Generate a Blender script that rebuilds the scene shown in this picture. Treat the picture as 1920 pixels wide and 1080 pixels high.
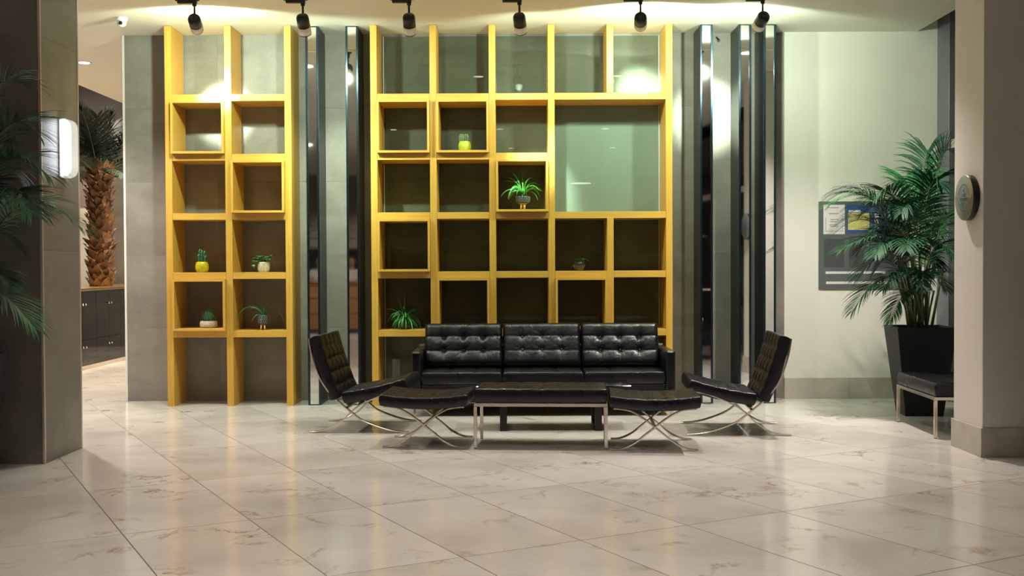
import bpy, bmesh, math, random
from mathutils import Vector, Matrix

random.seed(7)
for o in list(bpy.data.objects):
    bpy.data.objects.remove(o)
scene = bpy.context.scene
COL = scene.collection
R = math.radians
PI = math.pi

# ------------------------------------------------------------------ camera
CAM_H = 1.35
FPX = 2100.0
cam_d = bpy.data.cameras.new('camera')
cam = bpy.data.objects.new('camera', cam_d)
COL.objects.link(cam)
cam_d.sensor_width = 36.0
cam_d.lens = 36.0 * FPX / 1920.0
cam_d.clip_start = 0.05
cam_d.clip_end = 200
CAM_M = Matrix.Translation((0, 0, CAM_H)) @ Matrix.Rotation(R(90 - 1.15), 4, 'X') @ Matrix.Rotation(R(-0.25), 4, 'Z')
cam.matrix_world = CAM_M
scene.camera = cam

# ------------------------------------------------------------------ world, exposure
world = bpy.data.worlds.new('world')
scene.world = world
world.use_nodes = True
world.node_tree.nodes['Background'].inputs[0].default_value = (0.55, 0.6, 0.75, 1)
world.node_tree.nodes['Background'].inputs[1].default_value = 0.012
vs = scene.view_settings
vs.view_transform = 'Standard'
vs.look = 'None'
vs.gamma = 1.0
vs.use_curve_mapping = False
vs.exposure = 0.9

CEIL = 3.671
# ceiling downlights of the lobby: (x, y, watts, cone degrees)
WARM = (1.0, 0.85, 0.64)
NEUTRAL = (1.0, 0.91, 0.84)
LOBBY = [(-2.3, 8.7, 130, 86), (-0.4, 8.7, 130, 86), (1.3, 8.7, 130, 86), (2.75, 9.45, 400, 112), (-4.25, 9.9, 380, 118),  # last one added behind the pillar to brighten left floor and wall strip
         (-2.0, 6.0, 104, 84), (-0.2, 6.0, 104, 84), (1.6, 6.0, 104, 84),
         (-2.0, 3.4, 96, 84), (-0.2, 3.4, 96, 84), (1.6, 3.4, 96, 84),
         (-3.6, 0.3, 220, 100), (0.0, 0.3, 60, 76), (2.0, 0.3, 60, 76)]
# track spots: lamp pixel x, aim pixel, watts, cone degrees
SPOTC = (0.80, 1.0, 0.76)
TRACK = [(365, (408, 170), 620, 25), (568, (622, 330), 150, 60), (767, (790, 330), 16, 60),
         (974, (1004, 285), 420, 25), (1201, (1200, 138), 620, 22), (1430, (1352, 172), 420, 30)]
SPILL = [66, 50, 10, 38, 62, 62]     # watts of the wide part of each lamp's light

# ------------------------------------------------------------------ pixel helpers (1920 x 1080)
def ray(px, py):
    return (CAM_M.to_3x3() @ Vector(((px - 960) / FPX, (540 - py) / FPX, -1.0)))
CP = Vector((0, 0, CAM_H))
def on_y(px, py, Y):
    d = ray(px, py); return CP + d * (Y / d.y)
def on_x(px, py, X):
    d = ray(px, py); return CP + d * (X / d.x)
def on_z(px, py, Z):
    d = ray(px, py); return CP + d * ((Z - CAM_H) / d.z)
def X_at(px, Y, py=498):
    return on_y(px, py, Y).x

# ------------------------------------------------------------------ materials
MATS = {}
def _nt(name):
    m = bpy.data.materials.new(name); m.use_nodes = True
    nt = m.node_tree
    b = nt.nodes['Principled BSDF']
    return m, nt, b
def N(nt, t, **kw):
    n = nt.nodes.new(t)
    for k, v in kw.items():
        setattr(n, k, v)
    return n
def coords(nt, rnd=True, scale=(1, 1, 1)):
    tc = N(nt, 'ShaderNodeTexCoord')
    mp = N(nt, 'ShaderNodeMapping')
    mp.inputs['Scale'].default_value = scale
    if rnd:
        oi = N(nt, 'ShaderNodeObjectInfo')
        mul = N(nt, 'ShaderNodeVectorMath', operation='SCALE')
        cb = N(nt, 'ShaderNodeCombineXYZ')
        for i in range(3):
            nt.links.new(oi.outputs['Random'], cb.inputs[i])
        mul.inputs['Scale'].default_value = 37.0
        nt.links.new(cb.outputs[0], mul.inputs[0])
        ad = N(nt, 'ShaderNodeVectorMath', operation='ADD')
        nt.links.new(tc.outputs['Object'], ad.inputs[0]); nt.links.new(mul.outputs[0], ad.inputs[1])
        nt.links.new(ad.outputs[0], mp.inputs['Vector'])
    else:
        nt.links.new(tc.outputs['Object'], mp.inputs['Vector'])
    return mp.outputs[0]
def noise(nt, vec, scale, detail=4, rough=.55, dist=0.0):
    n = N(nt, 'ShaderNodeTexNoise')
    n.inputs['Scale'].default_value = scale; n.inputs['Detail'].default_value = detail
    n.inputs['Roughness'].default_value = rough; n.inputs['Distortion'].default_value = dist
    nt.links.new(vec, n.inputs['Vector'])
    return n.outputs['Fac']
def ramp(nt, fac, stops):
    r = N(nt, 'ShaderNodeValToRGB')
    el = r.color_ramp.elements
    while len(el) < len(stops): el.new(0.5)
    for e, (p, c) in zip(el, stops):
        e.position = p; e.color = (c[0], c[1], c[2], 1) if len(c) == 3 else c
    nt.links.new(fac, r.inputs[0])
    return r.outputs[0]
def mixc(nt, fac, a, b, mode='MIX'):
    m = N(nt, 'ShaderNodeMix', data_type='RGBA', blend_type=mode)
    if isinstance(fac, float): m.inputs[0].default_value = fac
    else: nt.links.new(fac, m.inputs[0])
    for i, v in ((6, a), (7, b)):
        if isinstance(v, tuple): m.inputs[i].default_value = (v[0], v[1], v[2], 1)
        else: nt.links.new(v, m.inputs[i])
    return m.outputs[2]
def bump(nt, b, h, strength=.2, dist=.01):
    bp = N(nt, 'ShaderNodeBump'); bp.inputs['Strength'].default_value = strength; bp.inputs['Distance'].default_value = dist
    nt.links.new(h, bp.inputs['Height']); nt.links.new(bp.outputs[0], b.inputs['Normal'])
def simple(name, col, rough=.5, metal=0.0, spec=.5, var=.12, scale=20, bmp=0.0, coat=0.0):
    m, nt, b = _nt(name)
    v = coords(nt)
    f = noise(nt, v, scale, 3)
    d = tuple(max(0, c * (1 - var)) for c in col); l = tuple(min(1, c * (1 + var)) for c in col)
    nt.links.new(ramp(nt, f, [(.3, d), (.7, l)]), b.inputs['Base Color'])
    b.inputs['Roughness'].default_value = rough; b.inputs['Metallic'].default_value = metal
    b.inputs['Specular IOR Level'].default_value = spec; b.inputs['Coat Weight'].default_value = coat
    if bmp: bump(nt, b, f, bmp, .004)
    MATS[name] = m
    return m
def emis(name, col, strength):
    m, nt, b = _nt(name)
    b.inputs['Base Color'].default_value = (.8, .8, .8, 1)
    b.inputs['Emission Color'].default_value = (*col, 1); b.inputs['Emission Strength'].default_value = strength
    MATS[name] = m
    return m

# marble
m, nt, b = _nt('marble'); MATS['marble'] = m
v = coords(nt)
n1 = noise(nt, v, 1.3, 5, .55, .4)
base = ramp(nt, n1, [(.3, (.51, .475, .435)), (.5, (.61, .575, .535)), (.72, (.68, .65, .615))])
warp = N(nt, 'ShaderNodeVectorMath', operation='MULTIPLY_ADD')
nn = N(nt, 'ShaderNodeTexNoise'); nn.inputs['Scale'].default_value = 2.2; nn.inputs['Detail'].default_value = 5
nt.links.new(v, nn.inputs['Vector'])
nt.links.new(nn.outputs['Color'], warp.inputs[0]); warp.inputs[1].default_value = (.55, .55, .55); nt.links.new(v, warp.inputs[2])
n2 = noise(nt, warp.outputs[0], 1.6, 6, .62, .3)
sub = N(nt, 'ShaderNodeMath', operation='SUBTRACT'); nt.links.new(n2, sub.inputs[0]); sub.inputs[1].default_value = .5
ab = N(nt, 'ShaderNodeMath', operation='ABSOLUTE'); nt.links.new(sub.outputs[0], ab.inputs[0])
vein = ramp(nt, ab.outputs[0], [(0.0, (1, 1, 1)), (.007, (.55, .55, .55)), (.026, (0, 0, 0))])
mask = ramp(nt, noise(nt, v, 2.7, 3, .6), [(.50, (0, 0, 0)), (.68, (1, 1, 1))])
vm = mixc(nt, 1.0, vein, mask, 'MULTIPLY')
c = mixc(nt, vm, base, (.30, .20, .115))
blot = ramp(nt, noise(nt, v, 11, 4, .7), [(.66, (0, 0, 0)), (.76, (.55, .55, .55))])
blm = mixc(nt, 1.0, blot, mask, 'MULTIPLY')
c = mixc(nt, blm, c, (.36, .26, .17))
nt.links.new(c, b.inputs['Base Color'])
rr = N(nt, 'ShaderNodeMapRange'); nt.links.new(noise(nt, v, 5, 4), rr.inputs[0])
rr.inputs[3].default_value = .09; rr.inputs[4].default_value = .18
nt.links.new(rr.outputs[0], b.inputs['Roughness'])
b.inputs['Specular IOR Level'].default_value = .5

# concrete look tiles
def concrete(name, dark, light, rough=.5):
    m, nt, b = _nt(name); MATS[name] = m
    v = coords(nt)
    vs_ = coords(nt, True, (.55, .55, 1.6))
    a = noise(nt, v, 1.5, 7, .52, 1.2)
    st = noise(nt, vs_, 2.6, 8, .6, .8)
    fine = noise(nt, v, 60, 3, .6)
    c1 = ramp(nt, a, [(.28, dark), (.72, light)])
    c2 = mixc(nt, .35, c1, ramp(nt, st, [(.3, dark), (.72, light)]))
    c3 = mixc(nt, .05, c2, ramp(nt, fine, [(.35, (0.02, .02, .02)), (.65, (.5, .5, .5))]))
    nt.links.new(c3, b.inputs['Base Color'])
    b.inputs['Roughness'].default_value = rough
    bump(nt, b, fine, .08, .002)
concrete('concrete', (.165, .148, .126), (.315, .292, .252))
concrete('concrete_pillar', (.135, .12, .11), (.25, .228, .205), .42)

# oak-yellow laminate, grain along local Z or X
def wood(name, scale, a, c_, rough=.42):
    m, nt, b = _nt(name); MATS[name] = m
    v = coords(nt, True, scale)
    f = noise(nt, v, 1.0, 5, .6, .2)
    f2 = noise(nt, v, 4.0, 3, .6)
    col = mixc(nt, .4, ramp(nt, f, [(.3, a), (.7, c_)]), ramp(nt, f2, [(.3, a), (.7, c_)]))
    nt.links.new(col, b.inputs['Base Color']); b.inputs['Roughness'].default_value = rough
    bump(nt, b, f2, .05, .001)
WA, WB = (.50, .265, .035), (.68, .40, .075)
wood('wood_up', (90, 90, 1.6), WA, WB)
wood('wood_across', (1.6, 90, 90), WA, WB)
wood('wood_desk', (1.4, 40, 30), (.26, .11, .035), (.40, .19, .06))
wood('wood_peg', (60, 60, 6), (.62, .36, .10), (.80, .52, .18))

# leather
m, nt, b = _nt('leather'); MATS['leather'] = m
v = coords(nt)
f = noise(nt, v, 9, 5, .6, .3)
cr = noise(nt, v, 26, 4, .65, 1.2)
nt.links.new(ramp(nt, f, [(.3, (.0035, .0035, .0045)), (.75, (.009, .009, .011))]), b.inputs['Base Color'])
rr = N(nt, 'ShaderNodeMapRange'); nt.links.new(f, rr.inputs[0]); rr.inputs[3].default_value = .22; rr.inputs[4].default_value = .36
nt.links.new(rr.outputs[0], b.inputs['Roughness'])
bump(nt, b, cr, .35, .008)
b.inputs['Specular IOR Level'].default_value = .42
simple('leather_button', (.02, .02, .022), .3)
simple('chrome', (.72, .66, .58), .16, 1.0, var=.05, scale=6)
simple('steel_dark', (.03, .035, .045), .28, .2, scale=5)
simple('steel_blue', (.04, .066, .10), .22, .9, scale=5, var=.1)
simple('column_side', (.012, .015, .016), .3, 0, .18, scale=3)
simple('mirror', (.83, .86, .84), .03, 1.0, var=.01, scale=3)
simple('black_metal', (.013, .012, .012), .38, .1, scale=8)
simple('black_glass', (.012, .012, .014), .06, 0, .6, scale=4, coat=.4)
simple('cream_ring', (.86, .78, .64), .5, scale=9)
simple('ceiling_paint', (.74, .70, .60), .75, var=.02, scale=2)
simple('wall_paint', (.70, .675, .61), .7, var=.025, scale=1.5, bmp=.02)
simple('pillar_paint', (.66, .62, .59), .6, var=.025, scale=1.5)
simple('base_stone', (.45, .415, .355), .35, var=.14, scale=4)
simple('trim_light', (.62, .54, .46), .35, .3, var=.05, scale=5)
simple('white_plastic', (.78, .76, .72), .35, var=.02)
simple('grey_frame', (.15, .15, .165), .45, .2, var=.06)
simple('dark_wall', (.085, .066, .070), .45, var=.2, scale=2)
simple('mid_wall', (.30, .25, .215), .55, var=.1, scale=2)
simple('pale_wall', (.75, .72, .68), .6, var=.04, scale=2)  # white of the far wall panel and the counter's shelf boards
simple('grout', (.14, .105, .075), .7, var=.1)
simple('wall_grout', (.13, .118, .10), .7, var=.1)
simple('planter_black', (.010, .010, .011), .5, 0, .3, var=.15, scale=5)
simple('gloss_black', (.008, .007, .008), .06, 0, .4, coat=0, var=.1, scale=3)
simple('brass', (.60, .42, .20), .28, 1.0, var=.08)
simple('soil', (.035, .024, .016), .9, var=.4, scale=60, bmp=.4)
simple('leaf_dark', (.012, .068, .026), .55, 0, .28, var=.35, scale=9)
simple('leaf_mid', (.022, .125, .038), .52, 0, .3, var=.3, scale=12)
simple('leaf_bright', (.075, .34, .050), .38, var=.3, scale=25)
simple('leaf_pale', (.28, .42, .16), .4, var=.3, scale=40)
simple('leaf_deep', (.018, .035, .024), .45, var=.35, scale=6)  # dark green fronds of the trunk palm
simple('stem_green', (.11, .135, .045), .5, var=.3, scale=14)
simple('cactus_green', (.022, .10, .055), .5, var=.3, scale=40)
simple('cactus_rib', (.34, .33, .085), .6, var=.3, scale=60)
simple('yellow_glaze', (.60, .50, .02), .22, coat=.3, var=.15, scale=30)
simple('lime_glaze', (.50, .56, .05), .22, coat=.3, var=.15, scale=30)
simple('ribbed_clay', (.50, .44, .34), .6, var=.25, scale=50)
simple('white_clay', (.52, .46, .36), .6, var=.15, scale=40)
simple('charcoal_glaze', (.028, .032, .04), .3, var=.2, scale=30)
simple('dot_white', (.55, .56, .56), .4, var=.1)
simple('trunk_brown', (.13, .06, .025), .75, var=.4, scale=10, bmp=.3)
simple('scale_brown', (.145, .070, .027), .65, var=.45, scale=12, bmp=.3)
simple('plaque_metal', (.30, .325, .285), .3, .55, var=.06, scale=4)
simple('print_blue', (.030, .12, .22), .4, var=.05)
simple('print_brown', (.12, .06, .04), .4, var=.05)
simple('print_grey', (.10, .10, .105), .6, var=.05)
simple('board_grey', (.105, .115, .115), .28, 0, .4, var=.05, scale=3)
simple('board_dark', (.070, .074, .074), .3, 0, .4, var=.05, scale=3)
simple('paper', (.62, .58, .57), .6, var=.03)
simple('poster_blue', (.035, .075, .25), .4, var=.08)
simple('poster_yellow', (.50, .45, .16), .5, var=.15, scale=30)
simple('shirt_white', (.72, .70, .68), .7, var=.04)
simple('hair_black', (.012, .010, .010), .5)
simple('skin', (.52, .32, .22), .5, var=.06)
simple('trouser_black', (.015, .015, .018), .7)
simple('frost', (.45, .48, .475), .6, 0, .3, var=.06, scale=1.5)
emis('lamp_face', (.84, .93, 1.0), 4.5)
emis('lamp_rim', (.95, .96, .97), .22)
emis('lens_glow', (.92, 1.0, .82), 3.0)
emis('lens_bright', (.92, 1.0, .82), 90.0)
emis('lens_dim', (1.0, .92, .7), 6.0)
emis('downlight_glow', (1.0, .93, .80), 9.0)
emis('pendant_glow', (1.0, .95, .86), 9.0)

# thin clear glass: fresnel reflection over clear transmission
def glass(name, tint):
    m = bpy.data.materials.new(name); m.use_nodes = True; nt = m.node_tree; nt.nodes.clear()
    out = N(nt, 'ShaderNodeOutputMaterial'); mx = N(nt, 'ShaderNodeMixShader')
    tr = N(nt, 'ShaderNodeBsdfTransparent'); gl = N(nt, 'ShaderNodeBsdfGlossy'); fr = N(nt, 'ShaderNodeFresnel')
    tr.inputs[0].default_value = (*tint, 1); gl.inputs['Roughness'].default_value = .01; fr.inputs[0].default_value = 1.5
    ge = N(nt, 'ShaderNodeNewGeometry'); inv_ = N(nt, 'ShaderNodeMath', operation='SUBTRACT'); inv_.inputs[0].default_value = 1.0
    mu = N(nt, 'ShaderNodeMath', operation='MULTIPLY')
    nt.links.new(ge.outputs['Backfacing'], inv_.inputs[1]); nt.links.new(fr.outputs[0], mu.inputs[0]); nt.links.new(inv_.outputs[0], mu.inputs[1])
    nt.links.new(mu.outputs[0], mx.inputs[0]); nt.links.new(tr.outputs[0], mx.inputs[1]); nt.links.new(gl.outputs[0], mx.inputs[2])
    nt.links.new(mx.outputs[0], out.inputs[0]); MATS[name] = m
glass('glass', (.80, .84, .80))
glass('night_glass', (.55, .58, .60))

# ------------------------------------------------------------------ object helpers
def chain(o):
    p = Vector((0, 0, 0))
    while o is not None:
        p += o.location; o = o.parent
    return p
def link(name, data, mat=None, parent=None, loc=(0, 0, 0), rot=None):
    """loc is given in build space; parents must be unrotated while building."""
    o = bpy.data.objects.new(name, data)
    COL.objects.link(o)
    if parent is not None:
        o.parent = parent
    o.location = Vector(loc) - (chain(parent) if parent is not None else Vector((0, 0, 0)))
    if rot is not None: o.rotation_euler = rot
    if mat and data is not None:
        if not data.materials: data.materials.append(MATS[mat])
    return o
def tag(o, label=None, cat=None, group=None, kind=None):
    if label: o['label'] = label
    if cat: o['category'] = cat
    if group: o['group'] = group
    if kind: o['kind'] = kind
    return o
def thing(name, loc, label, cat, group=None):
    return tag(link(name, None, None, None, loc), label, cat, group)
def place(root, loc, rz=0.0):
    root.location = loc; root.rotation_euler = (0, 0, rz)
def dup(root, loc=None, rz=None, label=None):
    r = root.copy(); COL.objects.link(r)
    def rec(src, dst):
        for ch in list(src.children):
            c = ch.copy(); COL.objects.link(c); c.parent = dst
            rec(ch, c)
    rec(root, r)
    if loc is not None: r.location = loc
    if rz is not None: r.rotation_euler = (0, 0, rz)
    if label: r['label'] = label
    return r
def mesh(name, verts, faces, smooth=False):
    me = bpy.data.meshes.new(name)
    me.from_pydata([tuple(v) for v in verts], [], faces)
    if smooth:
        me.polygons.foreach_set('use_smooth', [True] * len(me.polygons))
    me.update()
    return me
def from_bm(name, bm, smooth=False):
    bmesh.ops.recalc_face_normals(bm, faces=bm.faces)
    me = bpy.data.meshes.new(name); bm.to_mesh(me); bm.free()
    if smooth:
        me.polygons.foreach_set('use_smooth', [True] * len(me.polygons))
    return me
BOXC = {}
def box_mesh(name, sx, sy, sz, bev, mat):
    key = (round(sx, 4), round(sy, 4), round(sz, 4), bev, mat)
    if key not in BOXC:
        bm = bmesh.new(); bmesh.ops.create_cube(bm, size=1.0)
        bmesh.ops.scale(bm, vec=(sx, sy, sz), verts=bm.verts)
        if bev: bmesh.ops.bevel(bm, geom=list(bm.edges), offset=bev, segments=1, affect='EDGES', profile=.5)
        BOXC[key] = from_bm(name, bm)
    return BOXC[key]
def bx(name, x, y, z, mat, parent=None, bev=0.0, rot=None):
    sx, sy, sz = x[1] - x[0], y[1] - y[0], z[1] - z[0]
    bev = min(bev, .3 * min(sx, sy, sz))
    return link(name, box_mesh(name, sx, sy, sz, bev, mat), mat, parent,
                ((x[0] + x[1]) / 2, (y[0] + y[1]) / 2, (z[0] + z[1]) / 2), rot)
def struct(o):
    o['kind'] = 'structure'; return o
def lathe_mesh(name, prof, n=32, fn=None, cap=True):
    """prof: list of (r, z); fn(ang, i, r, z)->(r, z)"""
    vs_, fs = [], []
    for i, (r, z) in enumerate(prof):
        for k in range(n):
            a = 2 * PI * k / n
            rr, zz = fn(a, i, r, z) if fn else (r, z)
            vs_.append((rr * math.cos(a), rr * math.sin(a), zz))
    for i in range(len(prof) - 1):
        for k in range(n):
            k2 = (k + 1) % n
            fs.append((i * n + k, i * n + k2, (i + 1) * n + k2, (i + 1) * n + k))
    if cap:
        fs.append(tuple(range(n - 1, -1, -1)))
        t = (len(prof) - 1) * n
        fs.append(tuple(range(t, t + n)))
    return mesh(name, vs_, fs, True)
def lathe(name, prof, mat, parent=None, loc=(0, 0, 0), n=32, fn=None, rot=None):
    return link(name, lathe_mesh(name, prof, n, fn), mat, parent, loc, rot)
def tube_mesh(name, pts, rad, n=8, closed=False):
    pts = [Vector(p) for p in pts]
    vs_, fs = [], []
    up = Vector((0, 0, 1)); prev = None
    for i, p in enumerate(pts):
        if closed: t = pts[(i + 1) % len(pts)] - pts[i - 1]
        elif i == 0: t = pts[1] - p
        elif i == len(pts) - 1: t = p - pts[-2]
        else: t = pts[i + 1] - pts[i - 1]
        t.normalize()
        if prev is None:
            a = t.cross(up if abs(t.z) < .95 else Vector((1, 0, 0))).normalized()
        else:
            a = (prev - t * prev.dot(t)).normalized()
        prev = a; bb = t.cross(a)
        r = rad[i] if isinstance(rad, (list, tuple)) else rad
        for k in range(n):
            q = 2 * PI * k / n
            vs_.append(p + a * (r * math.cos(q)) + bb * (r * math.sin(q)))
    L = len(pts)
    for i in range(L if closed else L - 1):
        j = (i + 1) % L
        for k in range(n):
            k2 = (k + 1) % n
            fs.append((i * n + k, i * n + k2, j * n + k2, j * n + k))
    if not closed:
        fs.append(tuple(range(n - 1, -1, -1))); fs.append(tuple(range((L - 1) * n, L * n)))
    return mesh(name, vs_, fs, True)
def tube(name, pts, rad, mat, parent=None, n=8, closed=False):
    # origin at first point
    o0 = Vector(pts[0])
    return link(name, tube_mesh(name, [Vector(p) - o0 for p in pts], rad, n, closed), mat, parent, o0)
def cr_spline(pts, sub=8):
    out = []
    P = [pts[0]] + list(pts) + [pts[-1]]
    for i in range(1, len(P) - 2):
        p0, p1, p2, p3 = (Vector(P[i - 1]), Vector(P[i]), Vector(P[i + 1]), Vector(P[i + 2]))
        for s in range(sub):
            t = s / sub
            out.append(.5 * ((2 * p1) + (p2 - p0) * t + (2 * p0 - 5 * p1 + 4 * p2 - p3) * t * t + (3 * p1 - p0 - 3 * p2 + p3) * t ** 3))
    out.append(Vector(P[-2]))
    return out
def flat_bar(name, pts2, thick, width, yc, mat, parent):
    """bar swept along an XZ curve, width along Y"""
    c = cr_spline([Vector((p[0], 0, p[1])) for p in pts2], 7)
    vs_, fs = [], []
    ch = min(thick, width) * .2
    sec = [(-thick / 2, -width / 2 + ch), (-thick / 2 + ch, -width / 2), (thick / 2 - ch, -width / 2), (thick / 2, -width / 2 + ch),
           (thick / 2, width / 2 - ch), (thick / 2 - ch, width / 2), (-thick / 2 + ch, width / 2), (-thick / 2, width / 2 - ch)]
    o0 = Vector((c[0].x, yc, c[0].z))
    for i, p in enumerate(c):
        t = (c[min(i + 1, len(c) - 1)] - c[max(i - 1, 0)]).normalized()
        nrm = Vector((-t.z, 0, t.x))
        for a, w in sec:
            vs_.append(p + nrm * a + Vector((0, w, 0)) + Vector((0, yc, 0)) - o0)
    n = len(sec)
    for i in range(len(c) - 1):
        for k in range(n):
            k2 = (k + 1) % n
            fs.append((i * n + k, i * n + k2, (i + 1) * n + k2, (i + 1) * n + k))
    fs.append(tuple(range(n - 1, -1, -1))); fs.append(tuple(range((len(c) - 1) * n, len(c) * n)))
    bm = bmesh.new(); me0 = mesh(name, vs_, fs); bm.from_mesh(me0); bpy.data.meshes.remove(me0)
    return link(name, from_bm(name, bm), mat, parent, o0)

def cushion(name, L, W, T, nx, ny, mat, parent, xf, depth=.014, puff_pow=.3, buttons=None, bd=.02, seg=10, org=(0, 0, 0), er=.14):
    """L along x, W along y, T thick; tufted top; xf maps (x,y,z) to build space"""
    def edge(s, sz):
        d = (1 - abs(s)) * sz / 2
        r = er * T
        if d >= r: return 1.0
        return math.sqrt(max(0, 1 - (1 - d / r) ** 2))
    def samples(n, sz):
        m_ = max(n * seg, 14)
        base_ = [-1 + 2 * i / m_ for i in range(m_ + 1)]
        r = er * T / (sz / 2)
        ex = [1 - r * (1 - math.cos(q)) for q in (0.0, .3, .6, .95, 1.3)]
        s = set(round(x, 5) for x in base_ if abs(x) < 1 - r)
        for e in ex: s.add(round(e, 5)); s.add(round(-e, 5))
        return sorted(s)
    S, Tt = samples(nx, L), samples(ny, W)
    rnd = random.Random(hash(name) % 1000 + int(L * 1000))
    vs_, fs = [], []
    ns, ntt = len(S), len(Tt)
    def top(s, t):
        e = min(edge(s, L), edge(t, W)) if True else 1
        e = edge(s, L) * edge(t, W)
        a, b_ = (s + 1) / 2, (t + 1) / 2
        p = (abs(math.sin(PI * nx * a)) * abs(math.sin(PI * ny * b_))) ** puff_pow
        de = min((1 - abs(s)) * L / 2, (1 - abs(t)) * W / 2) / .035
        de = min(1.0, de); de = de * de * (3 - 2 * de)
        z = T / 2 + depth * (p - 1.0) * (.22 + .78 * de)
        if buttons:
            for (bx_, by_) in buttons:
                d2 = ((s - bx_) * L / 2) ** 2 + ((t - by_) * W / 2) ** 2
                th_ = math.atan2((t - by_) * W, (s - bx_) * L); dd = math.sqrt(d2)
                z -= bd * math.exp(-d2 / (.022 ** 2)) + bd * .6 * math.exp(-d2 / (.06 ** 2))
                z += .0035 * math.cos(9 * th_ + 3 * bx_ + 5 * by_) * min(1, dd / .025) * math.exp(-d2 / (.055 ** 2))
        z += .006 * (1 - s * s) * (1 - t * t)
        return z * e
    for s in S:
        for t in Tt:
            vs_.append(xf(s * L / 2, t * W / 2, top(s, t)))
    off = len(vs_)
    for s in S:
        for t in Tt:
            vs_.append(xf(s * L / 2, t * W / 2, -T / 2 * edge(s, L) * edge(t, W)))
    for i in range(ns - 1):
        for j in range(ntt - 1):
            a = i * ntt + j
            fs.append((a, a + ntt, a + ntt + 1, a + 1))
            fs.append((off + a, off + a + 1, off + a + ntt + 1, off + a + ntt))
    o0 = Vector(org)
    me = mesh(name, [Vector(v_) - o0 for v_ in vs_], fs, True)
    bm = bmesh.new(); bm.from_mesh(me); bmesh.ops.remove_doubles(bm, verts=bm.verts, dist=.0004)
    bpy.data.meshes.remove(me)
    return link(name, from_bm(name, bm, True), mat, parent, o0)

# leaves
def ribbon(vs_, fs, pts, widths, side):
    b0 = len(vs_)
    n = len(pts)
    for i, p in enumerate(pts):
        w = widths[i] / 2
        vs_.append(p - side[i] * w); vs_.append(p + side[i] * w)
    for i in range(n - 1):
        a = b0 + 2 * i
        fs.append((a, a + 1, a + 3, a + 2))
def frond(name, base, ctrl, tip, mat, parent, pairs=30, leaf=.26, width=.016, start=.28, rnd=random, droop=.35, stem='stem_green', srad=.007, fold=.25):
    base, ctrl, tip = Vector(base), Vector(ctrl), Vector(tip)
    def bz(t): return base * (1 - t) ** 2 + ctrl * (2 * t * (1 - t)) + tip * t * t
    def bt(t): return ((ctrl - base) * (1 - t) + (tip - ctrl) * t).normalized()
    vs_, fs = [], []
    for k in range(pairs):
        t = start + (1 - start) * (k + .5) / pairs
        p = bz(t); d = bt(t)
        hor = d.cross(Vector((0, 0, 1)))
        if hor.length < .05: hor = Vector((1, 0, 0))
        hor.normalize()
        up = hor.cross(d).normalized()
        q = (t - start) / (1 - start)
        ln = leaf * (0.45 + .75 * math.sin(PI * min(1, .18 + .74 * q))) * (1.0 if q < .85 else 1.0 - 2.2 * (q - .85))
        for sgn in (-1, 1):
            ang = R(62 - 34 * q + rnd.uniform(-7, 7))
            dirv = (d * math.cos(ang) + hor * (sgn * math.sin(ang)) + up * fold).normalized()
            l_ = ln * rnd.uniform(.85, 1.1)
            pts, wd, sd = [], [], []
            cur = p.copy(); dv = dirv.copy()
            for s in range(5):
                f = s / 4
                pts.append(cur.copy()); wd.append(width * (.45, 1, .95, .6, .06)[s])
                sd.append(dv.cross(up if abs(dv.dot(up)) < .9 else d).normalized())
                dv = (dv + Vector((0, 0, -droop * (.4 + f) * .5))).normalized()
                cur = cur + dv * (l_ / 4)
            ribbon(vs_, fs, pts, wd, sd)
    me = mesh(name, [v_ - base for v_ in vs_], fs, True)
    o = link(name, me, mat, parent, base)
    sp = [bz(i / 12) for i in range(13)]
    tube('rachis', sp, [srad * (1 - .75 * i / 12) for i in range(13)], stem, o, 6)
    return o
def strap_leaf(vs_, fs, base, az, elev, length, droop, width, n=9):
    p = Vector(base); d = Vector((math.cos(az) * math.cos(elev), math.sin(az) * math.cos(elev), math.sin(elev)))
    hor = Vector((-math.sin(az), math.cos(az), 0)); tw = R(35 + 40 * math.sin(az * 7.3 + length * 40))
    pts, wd, sd = [], [], []
    for i in range(n):
        f = i / (n - 1)
        pts.append(p.copy()); wd.append(width * (1 - .15 * f) * (1 if f < .75 else (1.02 - f) * 4)); sd.append(hor * math.cos(tw) + hor.cross(d) * math.sin(tw))
        d = (d + Vector((0, 0, -droop / n * (1 + f)))).normalized()
        p = p + d * (length / (n - 1))
    ribbon(vs_, fs, pts, wd, sd)
    return pts
def text_obj(name, body, size, mat, parent, loc, rot, ext=.0006):
    cu = bpy.data.curves.new(name, 'FONT'); cu.body = body; cu.size = size; cu.extrude = ext
    cu.align_x = 'CENTER'; cu.align_y = 'CENTER'
    t = bpy.data.objects.new(name + '_tmp', cu); COL.objects.link(t)
    bpy.context.view_layer.update()
    me = bpy.data.meshes.new_from_object(t.evaluated_get(bpy.context.evaluated_depsgraph_get()))
    bpy.data.objects.remove(t); bpy.data.curves.remove(cu)
    me.materials.clear()
    return link(name, me, mat, parent, loc, rot)
def spot_light(name, loc, target, watts, cone, blend, col, parent=None, rad=.04):
    l = bpy.data.lights.new(name, 'SPOT'); l.energy = watts; l.spot_size = R(cone); l.spot_blend = blend
    l.color = col; l.shadow_soft_size = rad
    d = Vector(target) - Vector(loc)
    return link(name, l, None, parent, loc, d.to_track_quat('-Z', 'Y').to_euler())

# ================================================================== THE SETTING
YW = 11.27                      # concrete back wall
YS = 10.82                      # shelf front
XL = X_at(237.5, YW); XR = X_at(1469, YW); XE = 4.26

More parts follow.
